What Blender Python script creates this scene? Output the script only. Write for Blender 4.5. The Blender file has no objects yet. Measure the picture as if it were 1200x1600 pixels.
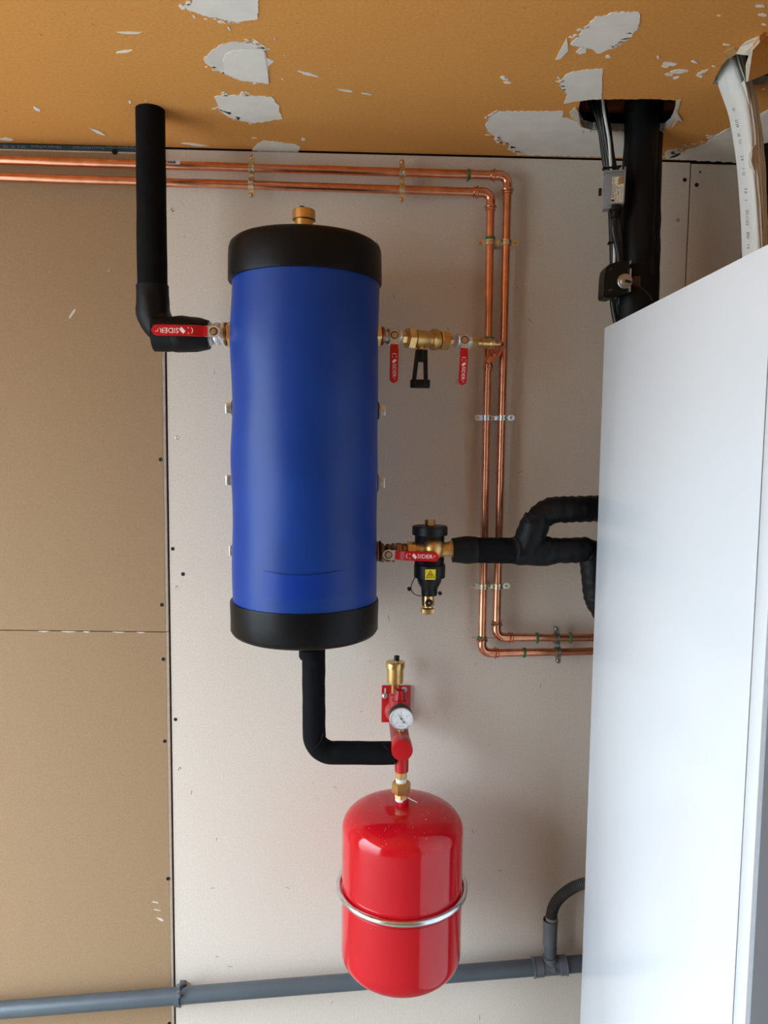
import bpy, bmesh, math, random
from mathutils import Vector, Matrix, noise
from mathutils.geometry import tessellate_polygon

random.seed(7)
SC = bpy.context.scene
COL = SC.collection
V = Vector

# ------------------------------------------------------------------ camera
F_PX = 1150.0
CAM = V((0.0, -1.73, 1.70))
PITCH, YAW, ROLL = math.radians(4.8), math.radians(2.1), math.radians(0.62)
ROT = (Matrix.Rotation(-YAW, 3, 'Z') @ Matrix.Rotation(math.pi / 2 - PITCH, 3, 'X')
       @ Matrix.Rotation(ROLL, 3, 'Z'))
cam_data = bpy.data.cameras.new('camera')
cam_data.sensor_fit = 'VERTICAL'
cam_data.sensor_height = 24.0
cam_data.lens = F_PX / 1600.0 * 24.0
cam_data.clip_start = 0.02
cam = bpy.data.objects.new('camera', cam_data)
cam.matrix_world = Matrix.Translation(CAM) @ ROT.to_4x4()
COL.objects.link(cam)
SC.camera = cam

# ------------------------------------------------------------------ sky and exposure
world = bpy.data.worlds.new('overcast_sky')
SC.world = world
world.use_nodes = True
bg = world.node_tree.nodes['Background']
bg.inputs['Strength'].default_value = 19.8
# overcast sky: the zenith three times as bright as the horizon
_nt = world.node_tree
_tc = _nt.nodes.new('ShaderNodeTexCoord')
_sp = _nt.nodes.new('ShaderNodeSeparateXYZ')
_rp = _nt.nodes.new('ShaderNodeValToRGB')
_rp.color_ramp.elements[0].position = 0.0
_rp.color_ramp.elements[0].color = (0.255, 0.305, 0.350, 1)
_rp.color_ramp.elements[1].position = 1.0
_rp.color_ramp.elements[1].color = (0.765, 0.925, 1.06, 1)
_nt.links.new(_tc.outputs['Generated'], _sp.inputs['Vector'])
_nt.links.new(_sp.outputs['Z'], _rp.inputs['Fac'])
_nt.links.new(_rp.outputs['Color'], bg.inputs['Color'])
SC.view_settings.view_transform = 'Standard'
SC.view_settings.look = 'None'
SC.view_settings.gamma = 1.0
SC.view_settings.use_curve_mapping = False
SC.view_settings.exposure = 0.0
# the wide garage opening in the left wall guides the sampling of the sky
ROOM_L, ROOM_R, ROOM_B = -1.9, 2.0, -4.4
OPEN_Y0, OPEN_Y1, OPEN_Z = -2.45, -0.36, 2.2
pd = bpy.data.lights.new('garage_opening_portal', 'AREA')
pd.shape = 'RECTANGLE'
pd.size = OPEN_Y1 - OPEN_Y0
pd.size_y = OPEN_Z
pd.cycles.is_portal = True
po = bpy.data.objects.new('garage_opening_portal', pd)
po.location = (ROOM_L, (OPEN_Y0 + OPEN_Y1) / 2, OPEN_Z / 2)
po.rotation_euler = (math.radians(90), 0, math.radians(-90))
COL.objects.link(po)


def ray(px, py):
    return ROT @ V(((px - 600.0) / F_PX, -(py - 800.0) / F_PX, -1.0))


def P(px, py, y):
    """point of the plane Y = y seen at a pixel of the photograph"""
    d = ray(px, py)
    return CAM + d * ((y - CAM.y) / d.y)


def PZ(px, py, z):
    d = ray(px, py)
    return CAM + d * ((z - CAM.z) / d.z)


def PXL(px, py, p0, n):
    d = ray(px, py)
    return CAM + d * ((p0 - CAM).dot(n) / d.dot(n))


# ------------------------------------------------------------------ materials
def material(name, col, rough=0.5, metal=0.0, vary=0.0, vscale=30.0, bump=0.0, bscale=200.0,
             coat=0.0, spec=0.5, speck=None, stretch=None, detail=4.0):
    m = bpy.data.materials.new(name)
    m.use_nodes = True
    nt = m.node_tree
    b = nt.nodes['Principled BSDF']
    b.inputs['Base Color'].default_value = (*col, 1)
    b.inputs['Roughness'].default_value = rough
    b.inputs['Metallic'].default_value = metal
    b.inputs['Coat Weight'].default_value = coat
    b.inputs['Coat Roughness'].default_value = 0.05
    b.inputs['Specular IOR Level'].default_value = spec
    tc = nt.nodes.new('ShaderNodeTexCoord')
    src = tc.outputs['Object']
    if stretch:
        mp = nt.nodes.new('ShaderNodeMapping')
        mp.inputs['Scale'].default_value = stretch
        nt.links.new(src, mp.inputs['Vector'])
        src = mp.outputs['Vector']
    colour_out = None
    if vary > 0:
        n = nt.nodes.new('ShaderNodeTexNoise')
        n.inputs['Scale'].default_value = vscale
        n.inputs['Detail'].default_value = detail
        nt.links.new(src, n.inputs['Vector'])
        r = nt.nodes.new('ShaderNodeValToRGB')
        r.color_ramp.elements[0].position = 0.3
        r.color_ramp.elements[1].position = 0.7
        r.color_ramp.elements[0].color = (*[max(0, c * (1 - vary)) for c in col], 1)
        r.color_ramp.elements[1].color = (*[min(1, c * (1 + vary)) for c in col], 1)
        nt.links.new(n.outputs['Fac'], r.inputs['Fac'])
        colour_out = r.outputs['Color']
    if speck:
        scol, sscale, thr = speck
        n2 = nt.nodes.new('ShaderNodeTexNoise')
        n2.inputs['Scale'].default_value = sscale
        n2.inputs['Detail'].default_value = 3.0
        nt.links.new(src, n2.inputs['Vector'])
        r2 = nt.nodes.new('ShaderNodeValToRGB')
        r2.color_ramp.elements[0].position = thr
        r2.color_ramp.elements[1].position = thr + 0.05
        r2.color_ramp.elements[0].color = (0, 0, 0, 1)
        r2.color_ramp.elements[1].color = (1, 1, 1, 1)
        nt.links.new(n2.outputs['Fac'], r2.inputs['Fac'])
        mx = nt.nodes.new('ShaderNodeMix')
        mx.data_type = 'RGBA'
        nt.links.new(r2.outputs['Color'], mx.inputs['Factor'])
        if colour_out:
            nt.links.new(colour_out, mx.inputs['A'])
        else:
            mx.inputs['A'].default_value = (*col, 1)
        mx.inputs['B'].default_value = (*scol, 1)
        colour_out = mx.outputs['Result']
    if colour_out:
        nt.links.new(colour_out, b.inputs['Base Color'])
    if bump > 0:
        nb = nt.nodes.new('ShaderNodeTexNoise')
        nb.inputs['Scale'].default_value = bscale
        nb.inputs['Detail'].default_value = 5.0
        nt.links.new(src, nb.inputs['Vector'])
        bp = nt.nodes.new('ShaderNodeBump')
        bp.inputs['Strength'].default_value = bump
        bp.inputs['Distance'].default_value = 0.002
        nt.links.new(nb.outputs['Fac'], bp.inputs['Height'])
        nt.links.new(bp.outputs['Normal'], b.inputs['Normal'])
    return m


M = {
    'board': material('grey_plasterboard', (0.70, 0.615, 0.53), 0.85, vary=0.08, vscale=260, bump=0.15, bscale=500),
    'board_tan': material('tan_plasterboard', (0.34, 0.217, 0.117), 0.85, vary=0.08, vscale=240, bump=0.12, bscale=500),
    'board_edge': material('board_edge_paper', (0.62, 0.52, 0.42), 0.85, vary=0.08, vscale=80),
    'gypsum': material('gypsum_core', (0.42, 0.40, 0.37), 0.95, vary=0.25, vscale=120, bump=0.6, bscale=150),
    'torn': material('torn_board_paper', (0.66, 0.60, 0.50), 0.9, vary=0.12, vscale=90, bump=0.3),
    'ceiling': material('orange_brown_ceiling_board', (0.74, 0.335, 0.078), 0.8, vary=0.08, vscale=190, bump=0.04,
                        bscale=500, speck=((0.45, 0.19, 0.04), 95, 0.70)),
    'filler': material('white_filler', (0.86, 0.83, 0.78), 0.8, vary=0.04, vscale=25, bump=0.15, bscale=120),
    'filler2': material('thin_grey_filler', (0.76, 0.71, 0.67), 0.8, vary=0.06, vscale=25, bump=0.15, bscale=120),
    'filler3': material('faint_filler', (0.64, 0.37, 0.14), 0.8, vary=0.1, vscale=60),
    'dark': material('dark_void', (0.012, 0.011, 0.010), 0.95),
    'plain': material('bare_board_wall', (0.50, 0.40, 0.30), 0.9, vary=0.06, vscale=8),
    'concrete': material('concrete_floor', (0.33, 0.29, 0.245), 0.8, vary=0.12, vscale=6),
    'ground': material('outdoor_paving', (0.31, 0.29, 0.26), 0.9, vary=0.1, vscale=2),
    'blue': material('blue_vinyl', (0.0030, 0.041, 0.27), 0.40, spec=0.33, vary=0.12, vscale=7, bump=0.25, bscale=14,
                     speck=((0.010, 0.016, 0.07), 16, 0.735)),
    'bluedark': material('blue_vinyl_patch', (0.0025, 0.036, 0.30), 0.37, spec=0.3),
    'vinyl': material('black_vinyl', (0.0045, 0.0045, 0.0052), 0.40, spec=0.19, vary=0.3, vscale=10, bump=0.5, bscale=24),
    'foam': material('black_foam', (0.005, 0.005, 0.006), 0.8, vary=0.25, vscale=40, bump=0.3, bscale=260, spec=0.12),
    'tape': material('black_tape', (0.005, 0.005, 0.006), 0.5, spec=0.22, vary=0.25, vscale=30, bump=0.35, bscale=60),
    'black': material('black_plastic', (0.006, 0.006, 0.007), 0.42, spec=0.3),
    'copper': material('copper', (0.80, 0.36, 0.22), 0.27, 1.0, vary=0.16, vscale=45, bump=0.05, bscale=90,
                       speck=((0.30, 0.11, 0.06), 150, 0.70)),
    'copper2': material('copper_fitting', (0.78, 0.34, 0.21), 0.22, 1.0, vary=0.15, vscale=80),
    'brass': material('brass', (0.78, 0.52, 0.22), 0.28, 1.0, vary=0.10, vscale=60),
    'brass_cast': material('cast_brass', (0.72, 0.47, 0.18), 0.38, 1.0, vary=0.10, vscale=70, bump=0.25, bscale=300),
    'bronze': material('dark_bronze', (0.32, 0.17, 0.09), 0.35, 1.0, vary=0.2, vscale=60),
    'steel': material('nickel_steel', (0.80, 0.81, 0.82), 0.34, 0.85, vary=0.1, vscale=80),
    'zinc': material('yellow_zinc', (0.72, 0.67, 0.53), 0.24, 1.0, vary=0.25, vscale=110),
    'zincgrey': material('grey_zinc', (0.42, 0.41, 0.38), 0.32, 1.0, vary=0.25, vscale=110),
    'galv': material('galvanised', (0.78, 0.81, 0.84), 0.24, 1.0, vary=0.10, vscale=50),
    'red': material('red_gloss_paint', (0.56, 0.006, 0.014), 0.11, coat=0.0, spec=0.5, vary=0.04, vscale=5,
                    speck=((0.80, 0.22, 0.20), 230, 0.735)),
    'red2': material('red_paint', (0.47, 0.005, 0.009), 0.30),
    'dust': material('pale_dust', (0.75, 0.42, 0.38), 0.8),
    'reddust': material('dusty_red_paint', (0.40, 0.05, 0.05), 0.5, vary=0.25, vscale=60, bump=0.2, bscale=200),
    'lever': material('red_lever_vinyl', (0.55, 0.003, 0.010), 0.33),
    'white': material('white_enamel', (0.775, 0.82, 0.865), 0.22, coat=0.3),
    'front': material('grey_front_panel', (0.33, 0.365, 0.41), 0.35),
    'print': material('white_print', (0.82, 0.82, 0.80), 0.5),
    'ink': material('black_ink', (0.02, 0.02, 0.02), 0.6),
    'inkgrey': material('grey_ink', (0.20, 0.27, 0.31), 0.6),
    'inkteal': material('teal_ink', (0.05, 0.28, 0.38), 0.6),
    'dial': material('dial_white', (0.80, 0.82, 0.83), 0.35),
    'yellow': material('yellow_label', (0.85, 0.66, 0.02), 0.45),
    'label': material('cream_label', (0.72, 0.62, 0.49), 0.5),
    'holo': material('shiny_seal', (0.55, 0.58, 0.55), 0.2, 1.0, vary=0.4, vscale=300),
    'boxgrey': material('grey_plastic', (0.22, 0.22, 0.23), 0.45),
    'alu': material('aluminium', (0.60, 0.61, 0.62), 0.35, 1.0),
    'pvc': material('grey_pvc', (0.085, 0.105, 0.122), 0.36, vary=0.08, vscale=14, speck=((0.22, 0.24, 0.26), 60, 0.76)),
    'pvc2': material('grey_pvc_fitting', (0.13, 0.145, 0.165), 0.30),
    'hose': material('grey_hose', (0.075, 0.080, 0.080), 0.5),
    'sleevegrey': material('light_grey_plastic', (0.24, 0.24, 0.25), 0.45),
    'darkcopper': material('tarnished_copper', (0.09, 0.025, 0.012), 0.5),
    'fibre': material('brown_fibre', (0.16, 0.11, 0.08), 0.9),
    'rail': material('blue_grey_rail', (0.022, 0.055, 0.085), 0.40, vary=0.1, vscale=30),
    'cable': material('black_cable', (0.011, 0.011, 0.012), 0.38),
    'cablew': material('white_cable', (0.74, 0.74, 0.72), 0.45),
    'sleeve': material('white_sleeve', (0.76, 0.755, 0.73), 0.7, vary=0.05, vscale=60, stretch=(1, 1, 0.1)),
    'sleeve2': material('beige_torn_layer', (0.74, 0.70, 0.64), 0.8, vary=0.20, vscale=130, stretch=(1, 1, 0.07), bump=0.4),
    'sleeve3': material('smooth_beige_layer', (0.64, 0.57, 0.50), 0.7, vary=0.05, vscale=20),
    'green': material('green_tie', (0.045, 0.16, 0.05), 0.6, vary=0.3, vscale=200),
    'ptfe': material('ptfe_tape', (0.78, 0.77, 0.73), 0.6),
    'wood': material('reddish_wood', (0.24, 0.065, 0.025), 0.7, vary=0.2, vscale=40, stretch=(0.1, 1, 1)),
    'sticker': material('white_sticker', (0.62, 0.58, 0.52), 0.5),
}
gl = bpy.data.materials.new('gauge_glass')
gl.use_nodes = True
_b = gl.node_tree.nodes['Principled BSDF']
_b.inputs['Base Color'].default_value = (1, 1, 1, 1)
_b.inputs['Roughness'].default_value = 0.03
_b.inputs['Alpha'].default_value = 0.12
M['glass'] = gl

# ------------------------------------------------------------------ mesh helpers
OFF = {}


def frame(d):
    d = V(d).normalized()
    up = V((0, 0, 1)) if abs(d.z) < 0.9 else V((0, -1, 0))
    u = up.cross(d).normalized()
    return d, u, d.cross(u).normalized()


class S:
    """collects shapes in world coordinates; build() links them as one mesh object"""

    def __init__(self):
        self.bm = bmesh.new()

    def grid(self, rows, closed=True, cap0=False, cap1=False):
        vs = [[self.bm.verts.new(p) for p in r] for r in rows]
        n = len(rows[0])
        for a, b in zip(vs[:-1], vs[1:]):
            for i in range(n if closed else n - 1):
                j = (i + 1) % n
                self.bm.faces.new((a[i], a[j], b[j], b[i]))
        if cap0:
            self.bm.faces.new(list(reversed(vs[0])))
        if cap1:
            self.bm.faces.new(vs[-1])
        return self

    def lathe(self, p0, d, prof, n=32, rot=0.0, cap=True, wob=None):
        """prof: (distance along d, radius)"""
        d, u, w = frame(d)
        p0 = V(p0)
        rows = []
        for t, r in prof:
            row = []
            for i in range(n):
                a = rot + 2 * math.pi * i / n
                rr = r + (wob(t, a) if wob else 0)
                row.append(p0 + d * t + (u * math.cos(a) + w * math.sin(a)) * rr)
            rows.append(row)
        return self.grid(rows, True, cap and prof[0][1] > 1e-6, cap and prof[-1][1] > 1e-6)

    def cyl(self, p0, p1, r, n=24, bev=None, rot=0.0, r1=None):
        p0, p1 = V(p0), V(p1)
        L = (p1 - p0).length
        r1 = r if r1 is None else r1
        b = min(r * 0.12, L * 0.2) if bev is None else bev
        if b > 0:
            prof = [(0, r - b), (b, r), (L - b, r1), (L, r1 - b)]
        else:
            prof = [(0, r), (L, r1)]
        return self.lathe(p0, p1 - p0, prof, n, rot)

    def hexa(self, p0, p1, r, rot=0.0, b=0.0015):
        p0, p1 = V(p0), V(p1)
        L = (p1 - p0).length
        return self.lathe(p0, p1 - p0, [(0, r - b), (b, r), (L - b, r), (L, r - b)], 6, rot)

    def tube(self, pts, r, n=20, cap=True, wob=None, squash=None):
        """swept tube; r a number or a list; wob(i, angle) adds to the radius"""
        pts = [V(p) for p in pts]
        d = (pts[1] - pts[0]).normalized()
        _, u, w = frame(d)
        rows = []
        for i, p in enumerate(pts):
            a0 = pts[max(i - 1, 0)]
            a1 = pts[min(i + 1, len(pts) - 1)]
            nd = (a1 - a0).normalized()
            q = d.rotation_difference(nd)
            u = (q @ u).normalized()
            d = nd
            w = d.cross(u).normalized()
            ri = r[i] if isinstance(r, (list, tuple)) else r
            row = []
            for k in range(n):
                a = 2 * math.pi * k / n
                rr = ri + (wob(i, a) if wob else 0)
                su, sw = squash or (1, 1)
                row.append(p + u * math.cos(a) * rr * su + w * math.sin(a) * rr * sw)
            rows.append(row)
        return self.grid(rows, True, cap, cap)

    def box(self, c, size, ax=None, bev=0.0, seg=2):
        c = V(c)
        ax = ax or (V((1, 0, 0)), V((0, 1, 0)), V((0, 0, 1)))
        b2 = bmesh.new()
        bmesh.ops.create_cube(b2, size=1.0)
        for v in b2.verts:
            v.co = V((v.co.x * size[0], v.co.y * size[1], v.co.z * size[2]))
        if bev > 0:
            bmesh.ops.bevel(b2, geom=list(b2.edges), offset=bev, segments=seg, affect='EDGES', profile=0.5)
        vm = {}
        for v in b2.verts:
            vm[v] = self.bm.verts.new(c + ax[0] * v.co.x + ax[1] * v.co.y + ax[2] * v.co.z)
        for f in b2.faces:
            self.bm.faces.new([vm[v] for v in f.verts])
        b2.free()
        return self

    def prism(self, poly, d):
        """closed 3D polygon extruded by the vector d"""
        poly = [V(p) for p in poly]
        d = V(d)
        a = [self.bm.verts.new(p) for p in poly]
        b = [self.bm.verts.new(p + d) for p in poly]
        n = len(poly)
        for t in tessellate_polygon([poly]):
            try:
                self.bm.faces.new([a[i] for i in t])
                self.bm.faces.new([b[i] for i in reversed(t)])
            except ValueError:
                pass
        for i in range(n):
            j = (i + 1) % n
            self.bm.faces.new((a[j], a[i], b[i], b[j]))
        return self

    def torus(self, c, d, R, r, n=40, m=12, a0=0.0, a1=2 * math.pi):
        d, u, w = frame(d)
        c = V(c)
        full = abs(a1 - a0 - 2 * math.pi) < 1e-6
        rows = []
        for i in range(n + (0 if full else 1)):
            a = a0 + (a1 - a0) * i / n
            rad = u * math.cos(a) + w * math.sin(a)
            rows.append([c + rad * (R + r * math.cos(2 * math.pi * k / m)) + d * (r * math.sin(2 * math.pi * k / m))
                         for k in range(m)])
        if full:
            rows.append(rows[0])
            self.grid(rows)
            bmesh.ops.remove_doubles(self.bm, verts=list(self.bm.verts), dist=1e-6)
        else:
            self.grid(rows, True, True, True)
        return self

    def ball(self, c, r, n=16, sq=(1, 1, 1)):
        c = V(c)
        b2 = bmesh.new()
        bmesh.ops.create_uvsphere(b2, u_segments=n, v_segments=max(6, n // 2), radius=r)
        vm = {v: self.bm.verts.new(c + V((v.co.x * sq[0], v.co.y * sq[1], v.co.z * sq[2]))) for v in b2.verts}
        for f in b2.faces:
            self.bm.faces.new([vm[v] for v in f.verts])
        b2.free()
        return self

    def build(self, name, mat, parent=None, angle=35):
        me = bpy.data.meshes.new(name)
        off = OFF.get(parent, V((0, 0, 0))) if parent else V((0, 0, 0))
        bmesh.ops.recalc_face_normals(self.bm, faces=list(self.bm.faces))
        if parent is None:
            # the origin of a single-mesh thing sits at the middle of its base
            xs = [v.co for v in self.bm.verts]
            off = V(((min(p.x for p in xs) + max(p.x for p in xs)) / 2,
                     (min(p.y for p in xs) + max(p.y for p in xs)) / 2, min(p.z for p in xs)))
        for v in self.bm.verts:
            v.co -= off
        self.bm.to_mesh(me)
        self.bm.free()
        for p in me.polygons:
            p.use_smooth = True
        me.set_sharp_from_angle(angle=math.radians(angle))
        me.materials.append(M[mat] if isinstance(mat, str) else mat)
        o = bpy.data.objects.new(name, me)
        COL.objects.link(o)
        OFF[o] = off
        if parent:
            o.parent = parent
        else:
            o.location = off
        return o


def thing(name, label, cat, loc, group=None):
    o = bpy.data.objects.new(name, None)
    o.empty_display_size = 0.03
    o.location = V(loc)
    COL.objects.link(o)
    OFF[o] = V(loc)
    return tag(o, label, cat, group)


def tag(o, label, cat, group=None):
    o['label'] = label
    o['category'] = cat
    if group:
        o['group'] = group
    return o


def struct(o, label=None):
    o['kind'] = 'structure'
    if label:
        o['label'] = label
    return o


def text(parent, name, s, origin, xdir, ydir, size, mat, depth=0.0002, centre=True, sx=1.0):
    cu = bpy.data.curves.new('text_curve', 'FONT')
    cu.body = s
    cu.size = size
    cu.extrude = depth
    cu.resolution_u = 2
    if centre:
        cu.align_x = 'CENTER'
        cu.align_y = 'CENTER'
    to = bpy.data.objects.new('text_tmp', cu)
    COL.objects.link(to)
    dg = bpy.context.evaluated_depsgraph_get()
    me = bpy.data.meshes.new_from_object(to.evaluated_get(dg))
    bpy.data.objects.remove(to)
    bpy.data.curves.remove(cu)
    x, y = V(xdir).normalized(), V(ydir).normalized()
    z = x.cross(y)
    off = OFF[parent]
    for v in me.vertices:
        v.co = V(origin) + x * v.co.x * sx + y * v.co.y + z * v.co.z - off
    me.materials.clear()
    me.materials.append(M[mat])
    me.name = name
    o = bpy.data.objects.new(name, me)
    COL.objects.link(o)
    o.parent = parent
    OFF[o] = off
    return o


def fillet(pts, rad, seg=10):
    """polyline with rounded corners"""
    pts = [V(p) for p in pts]
    rads = rad if isinstance(rad, (list, tuple)) else [rad] * len(pts)
    out = [pts[0]]
    for i in range(1, len(pts) - 1):
        a, b, c = pts[i - 1], pts[i], pts[i + 1]
        d0, d1 = (a - b).normalized(), (c - b).normalized()
        ang = d0.angle(d1)
        t = rads[i] / math.tan(ang / 2)
        p0, p1 = b + d0 * t, b + d1 * t
        cen = b + (d0 + d1).normalized() * (rads[i] / math.sin(ang / 2))
        v0, v1 = p0 - cen, p1 - cen
        tot = v0.angle(v1)
        ax = v0.cross(v1).normalized()
        for k in range(seg + 1):
            out.append(cen + Matrix.Rotation(tot * k / seg, 3, ax) @ v0)
    out.append(pts[-1])
    return out


def resample(pts, step):
    out = [pts[0]]
    for a, b in zip(pts[:-1], pts[1:]):
        L = (b - a).length
        k = max(1, int(L / step))
        for i in range(1, k + 1):
            out.append(a.lerp(b, i / k))
    return out


def spline(pts, k=8):
    pts = [V(p) for p in pts]
    q = [pts[0] * 2 - pts[1]] + pts + [pts[-1] * 2 - pts[-2]]
    out = []
    for i in range(1, len(q) - 2):
        a, b, c, d = q[i - 1:i + 3]
        for j in range(k):
            t = j / k
            out.append(0.5 * ((2 * b) + (c - a) * t + (2 * a - 5 * b + 4 * c - d) * t * t + (3 * b - a - 3 * c + d) * t ** 3))
    out.append(pts[-1])
    return out


def nz(*a, s=1.0):
    return noise.noise(V(a) * s)


X, Yv, Z = V((1, 0, 0)), V((0, 1, 0)), V((0, 0, 1))
FRONT = V((0, -1, 0))

# ================================================================== the room
H = P(600, 239.5, 0).z
wb = bpy.data.objects.new('wall_back', None)
COL.objects.link(wb)
OFF[wb] = V((0, 0, 0))
struct(wb, 'plasterboard back wall with open joints')
S().box((0.0, 0.06, H / 2 + .1), (5.0, 0.08, H + .2)).build('backing', 'dark', wb)


def panel(x0, x1, z0, z1, y, t, mat, bev=0.0, pts=None):
    """upright board; optional front polygon in (x, z)"""
    s = S()
    poly = pts or [(x0, z0), (x1, z0), (x1, z1), (x0, z1)]
    s.prism([V((a, y, b)) for a, b in poly], V((0, t, 0)))
    return s.build('plasterboard', mat, wb)


def xz(px, py, y):
    p = P(px, py, y)
    return (p.x, p.z)


YL = -0.005      # the tan boards stand a little proud of the grey ones
gapL = [xz(256.5, 238, YL), xz(258, 660, YL), xz(262.5, 986, YL)]
sx = sum(g[0] for g in gapL) / 3
seam_x = P(258.5, 660, 0).x
# the joint runs plumb, just a touch out of true
left_x = P(256.0, 800, YL).x
cut_l, cut_r = xz(-10, 984.5, YL), xz(260, 987.5, YL)
topz = P(120, 236.5, YL).z
tl = xz(-10, 235.0, YL)
tr = xz(212, 239.5, YL)
tr2 = xz(258, 240, YL)
panel(0, 0, 0, 0, YL, 0.012, 'board_tan', pts=[(ROOM_L, cut_l[1] - 0.012), (cut_l[0], cut_l[1] + 0.001), (left_x, cut_r[1] + 0.001),
                                               (left_x, tr2[1]), tr, tl, (ROOM_L, tl[1])])
panel(0, 0, 0, 0, YL, 0.012, 'board_tan', pts=[(ROOM_L, 0), (left_x, 0), (left_x, cut_r[1] - 0.0012), (cut_l[0], cut_l[1] - 0.0012),
                                               (ROOM_L, cut_l[1] - 0.015)])
# pale cut edge of the tan boards
for z0, z1 in ((0.0, cut_r[1] - 0.0012), (cut_r[1] + 0.001, tr2[1])):
    s = S()
    s.prism([V((left_x, YL + 0.0005, z0)), V((left_x, YL + 0.0005, z1)), V((left_x + 0.0062, YL + 0.0022, z1)),
             V((left_x + 0.0062, YL + 0.0022, z0))], V((0, 0.009, 0)))
    s.build('tapered_board_edge', 'board_edge', wb)
# large grey board, its upper edge against the ceiling
gx0 = P(264.0, 800, 0).x
jx = P(1077.5, 300, 0).x
board = panel(gx0, jx - 0.0015, 0, H - 0.0035, 0.0, 0.013, 'board')
ex = P(1163, 330, 0).x
panel(jx + 0.0015, ex + 0.35, 0, H - 0.006, 0.0, 0.013, 'board')
# ragged little chips where the cut opens at the tan board
for px, w in ((60, 16), (96, 22), (130, 10), (176, 18), (214, 12)):
    a, b = P(px, 985.5 + px * 0.011, YL - 0.0006), P(px + w, 985.5 + (px + w) * 0.011, YL - 0.0006)
    S().prism([a + Z * 0.001, b + Z * 0.0005, b - Z * 0.0008, (a + b) / 2 - Z * 0.0025, a - Z * 0.0005], V((0, 0.001, 0))).build('torn_paper', 'torn', wb)

# screws and holes in the boards
for px, py, r, left, kind in ((179, 237, 4.2, True, 'h'), (251, 718, 3.1, True, 'h'), (253, 945, 3.1, True, 'h'), (255.3, 1030, 3.1, True, 'h'),
                              (257.5, 1158, 3.1, True, 'h'), (262.5, 1373, 3.2, True, 'h'), (264.5, 1599, 3.0, True, 'h'),
                              (270, 857.5, 3.0, False, 'h'), (286, 897, 3.2, False, 'h'), (274.3, 1124, 2.9, False, 'h'),
                              (269.5, 328, 3.0, False, 's'), (276.5, 684, 2.9, False, 's'), (275.5, 917.5, 2.6, False, 's'), (280, 1201, 2.7, False, 's'),
                              (1070, 281, 3.2, False, 'h'), (1088.5, 289, 3.4, False, 'h'), (1094, 269, 1.7, False, 'h'), (1059, 344, 3.0, False, 's'),
                              (78, 424, 2.0, True, 's'), (171, 423, 2.0, True, 's')):
    yy = (YL if left else 0.0) - (0.0016 if py < 240 else 0.0)
    c = P(px, py, yy)
    rr = r * 0.00148
    s = S()
    if kind == 'h':
        s.lathe(c + V((0, 0.001, 0)), FRONT, [(0, rr), (0.0014, rr * 0.98), (0.0018, rr * 0.75), (0.0012, rr * 0.3), (0.0011, 0.0)], 14)
        s.build('screw', 'black', wb)
    else:
        s.lathe(c + V((0, 0.001, 0)), FRONT, [(0, rr), (0.0013, rr), (0.0018, rr * 0.7), (0.0010, rr * 0.35), (0.0009, 0.0)], 14)
        s.build('screw', 'zincgrey', wb)
# scuffs of filler on the boards
for px, py, w, h, tilt, left in ((213, 283, 8, 3, 0.2, True), (285, 318, 5, 12, -0.5, False), (312, 367, 12, 2, 0.15, False), (338, 371, 22, 2.2, 0.15, False),
                                 (488, 1224, 7, 12, 0.2, False), (496, 1246, 12, 8, 0.5, False), (243, 1410, 14, 3, 0.2, True), (246, 1422, 14, 2.5, 0.2, True),
                                 (250, 1436, 15, 5, 0.4, True), (708, 1166, 4, 8, 0.6, False), (706, 412, 5, 7, 0.8, False), (113, 490, 5, 30, 0.6, True)):
    yy = (YL if left else 0.0) - 0.0004
    n = 9
    poly = []
    for i in range(n):
        a = 2 * math.pi * i / n
        k = 0.55 + 0.45 * random.random()
        x, y = math.cos(a) * w / 2 * k, math.sin(a) * h / 2 * k
        poly.append(P(px + x * math.cos(tilt) - y * math.sin(tilt), py + x * math.sin(tilt) + y * math.cos(tilt), yy))
    S().prism(poly, V((0, 0.0008, 0))).build('filler_scuff', 'torn', wb)

fm = S()
rnd = random.Random(77)
for i in range(46):
    # stray paper fibres and pencil ticks on the grey board
    px, py = rnd.uniform(285, 900), rnd.uniform(330, 1590)
    a = rnd.uniform(0, math.pi)
    L = rnd.uniform(1.5, 4.5)
    fm.tube([P(px - math.cos(a) * L, py - math.sin(a) * L, -.0002), P(px + rnd.uniform(-1, 1), py, -.0004), P(px + math.cos(a) * L, py + math.sin(a) * L, -.0002)], .00045, 5)
fm.build('fibre_marks', 'fibre', wb)['kind'] = 'stuff'
# blue-grey runner showing above the tan board
ra, rb = P(-10, 226, -0.004), P(235, 231, -0.004)
rz0, rz1 = P(120, 240, -0.004).z, P(120, 221.5, -0.004).z
s = S()
s.box(((ROOM_L + gx0) / 2, -0.001, (H - 0.002 + rz0 - 0.02) / 2), (gx0 - ROOM_L, 0.006, H - 0.002 - rz0 + 0.02))
rail = struct(s.build('trim_1', 'rail'), 'blue-grey metal runner above the tan board, printed upside down')
for px, sz, tx in ((22, 0.0082, 'NF 3 . 70 . 70F'), (72, 0.0085, 'Fabriqué en France'), (138, 0.0082, 'Placostil MONTANT'), (189, 0.0085, 'Fabriqué en France')):
    o = P(px, 228.3 + px * 0.014, -0.0045)
    text(rail, 'print', tx, o, -X, -Z, sz, 'inkgrey', 0.0001)
s = S()
s.box(((ROOM_L + gx0) / 2, -0.0045, (tl[1] + tr[1]) / 2 + 0.0014), (gx0 - ROOM_L, 0.002, 0.0028))
s.build('rail_lip', 'board_edge', rail)

# ------------------------------------------------------------------ ceiling with its two openings
def loop_on_ceiling(px_list, z=None):
    return [PZ(a, b, H if z is None else z) for a, b in px_list]


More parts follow.
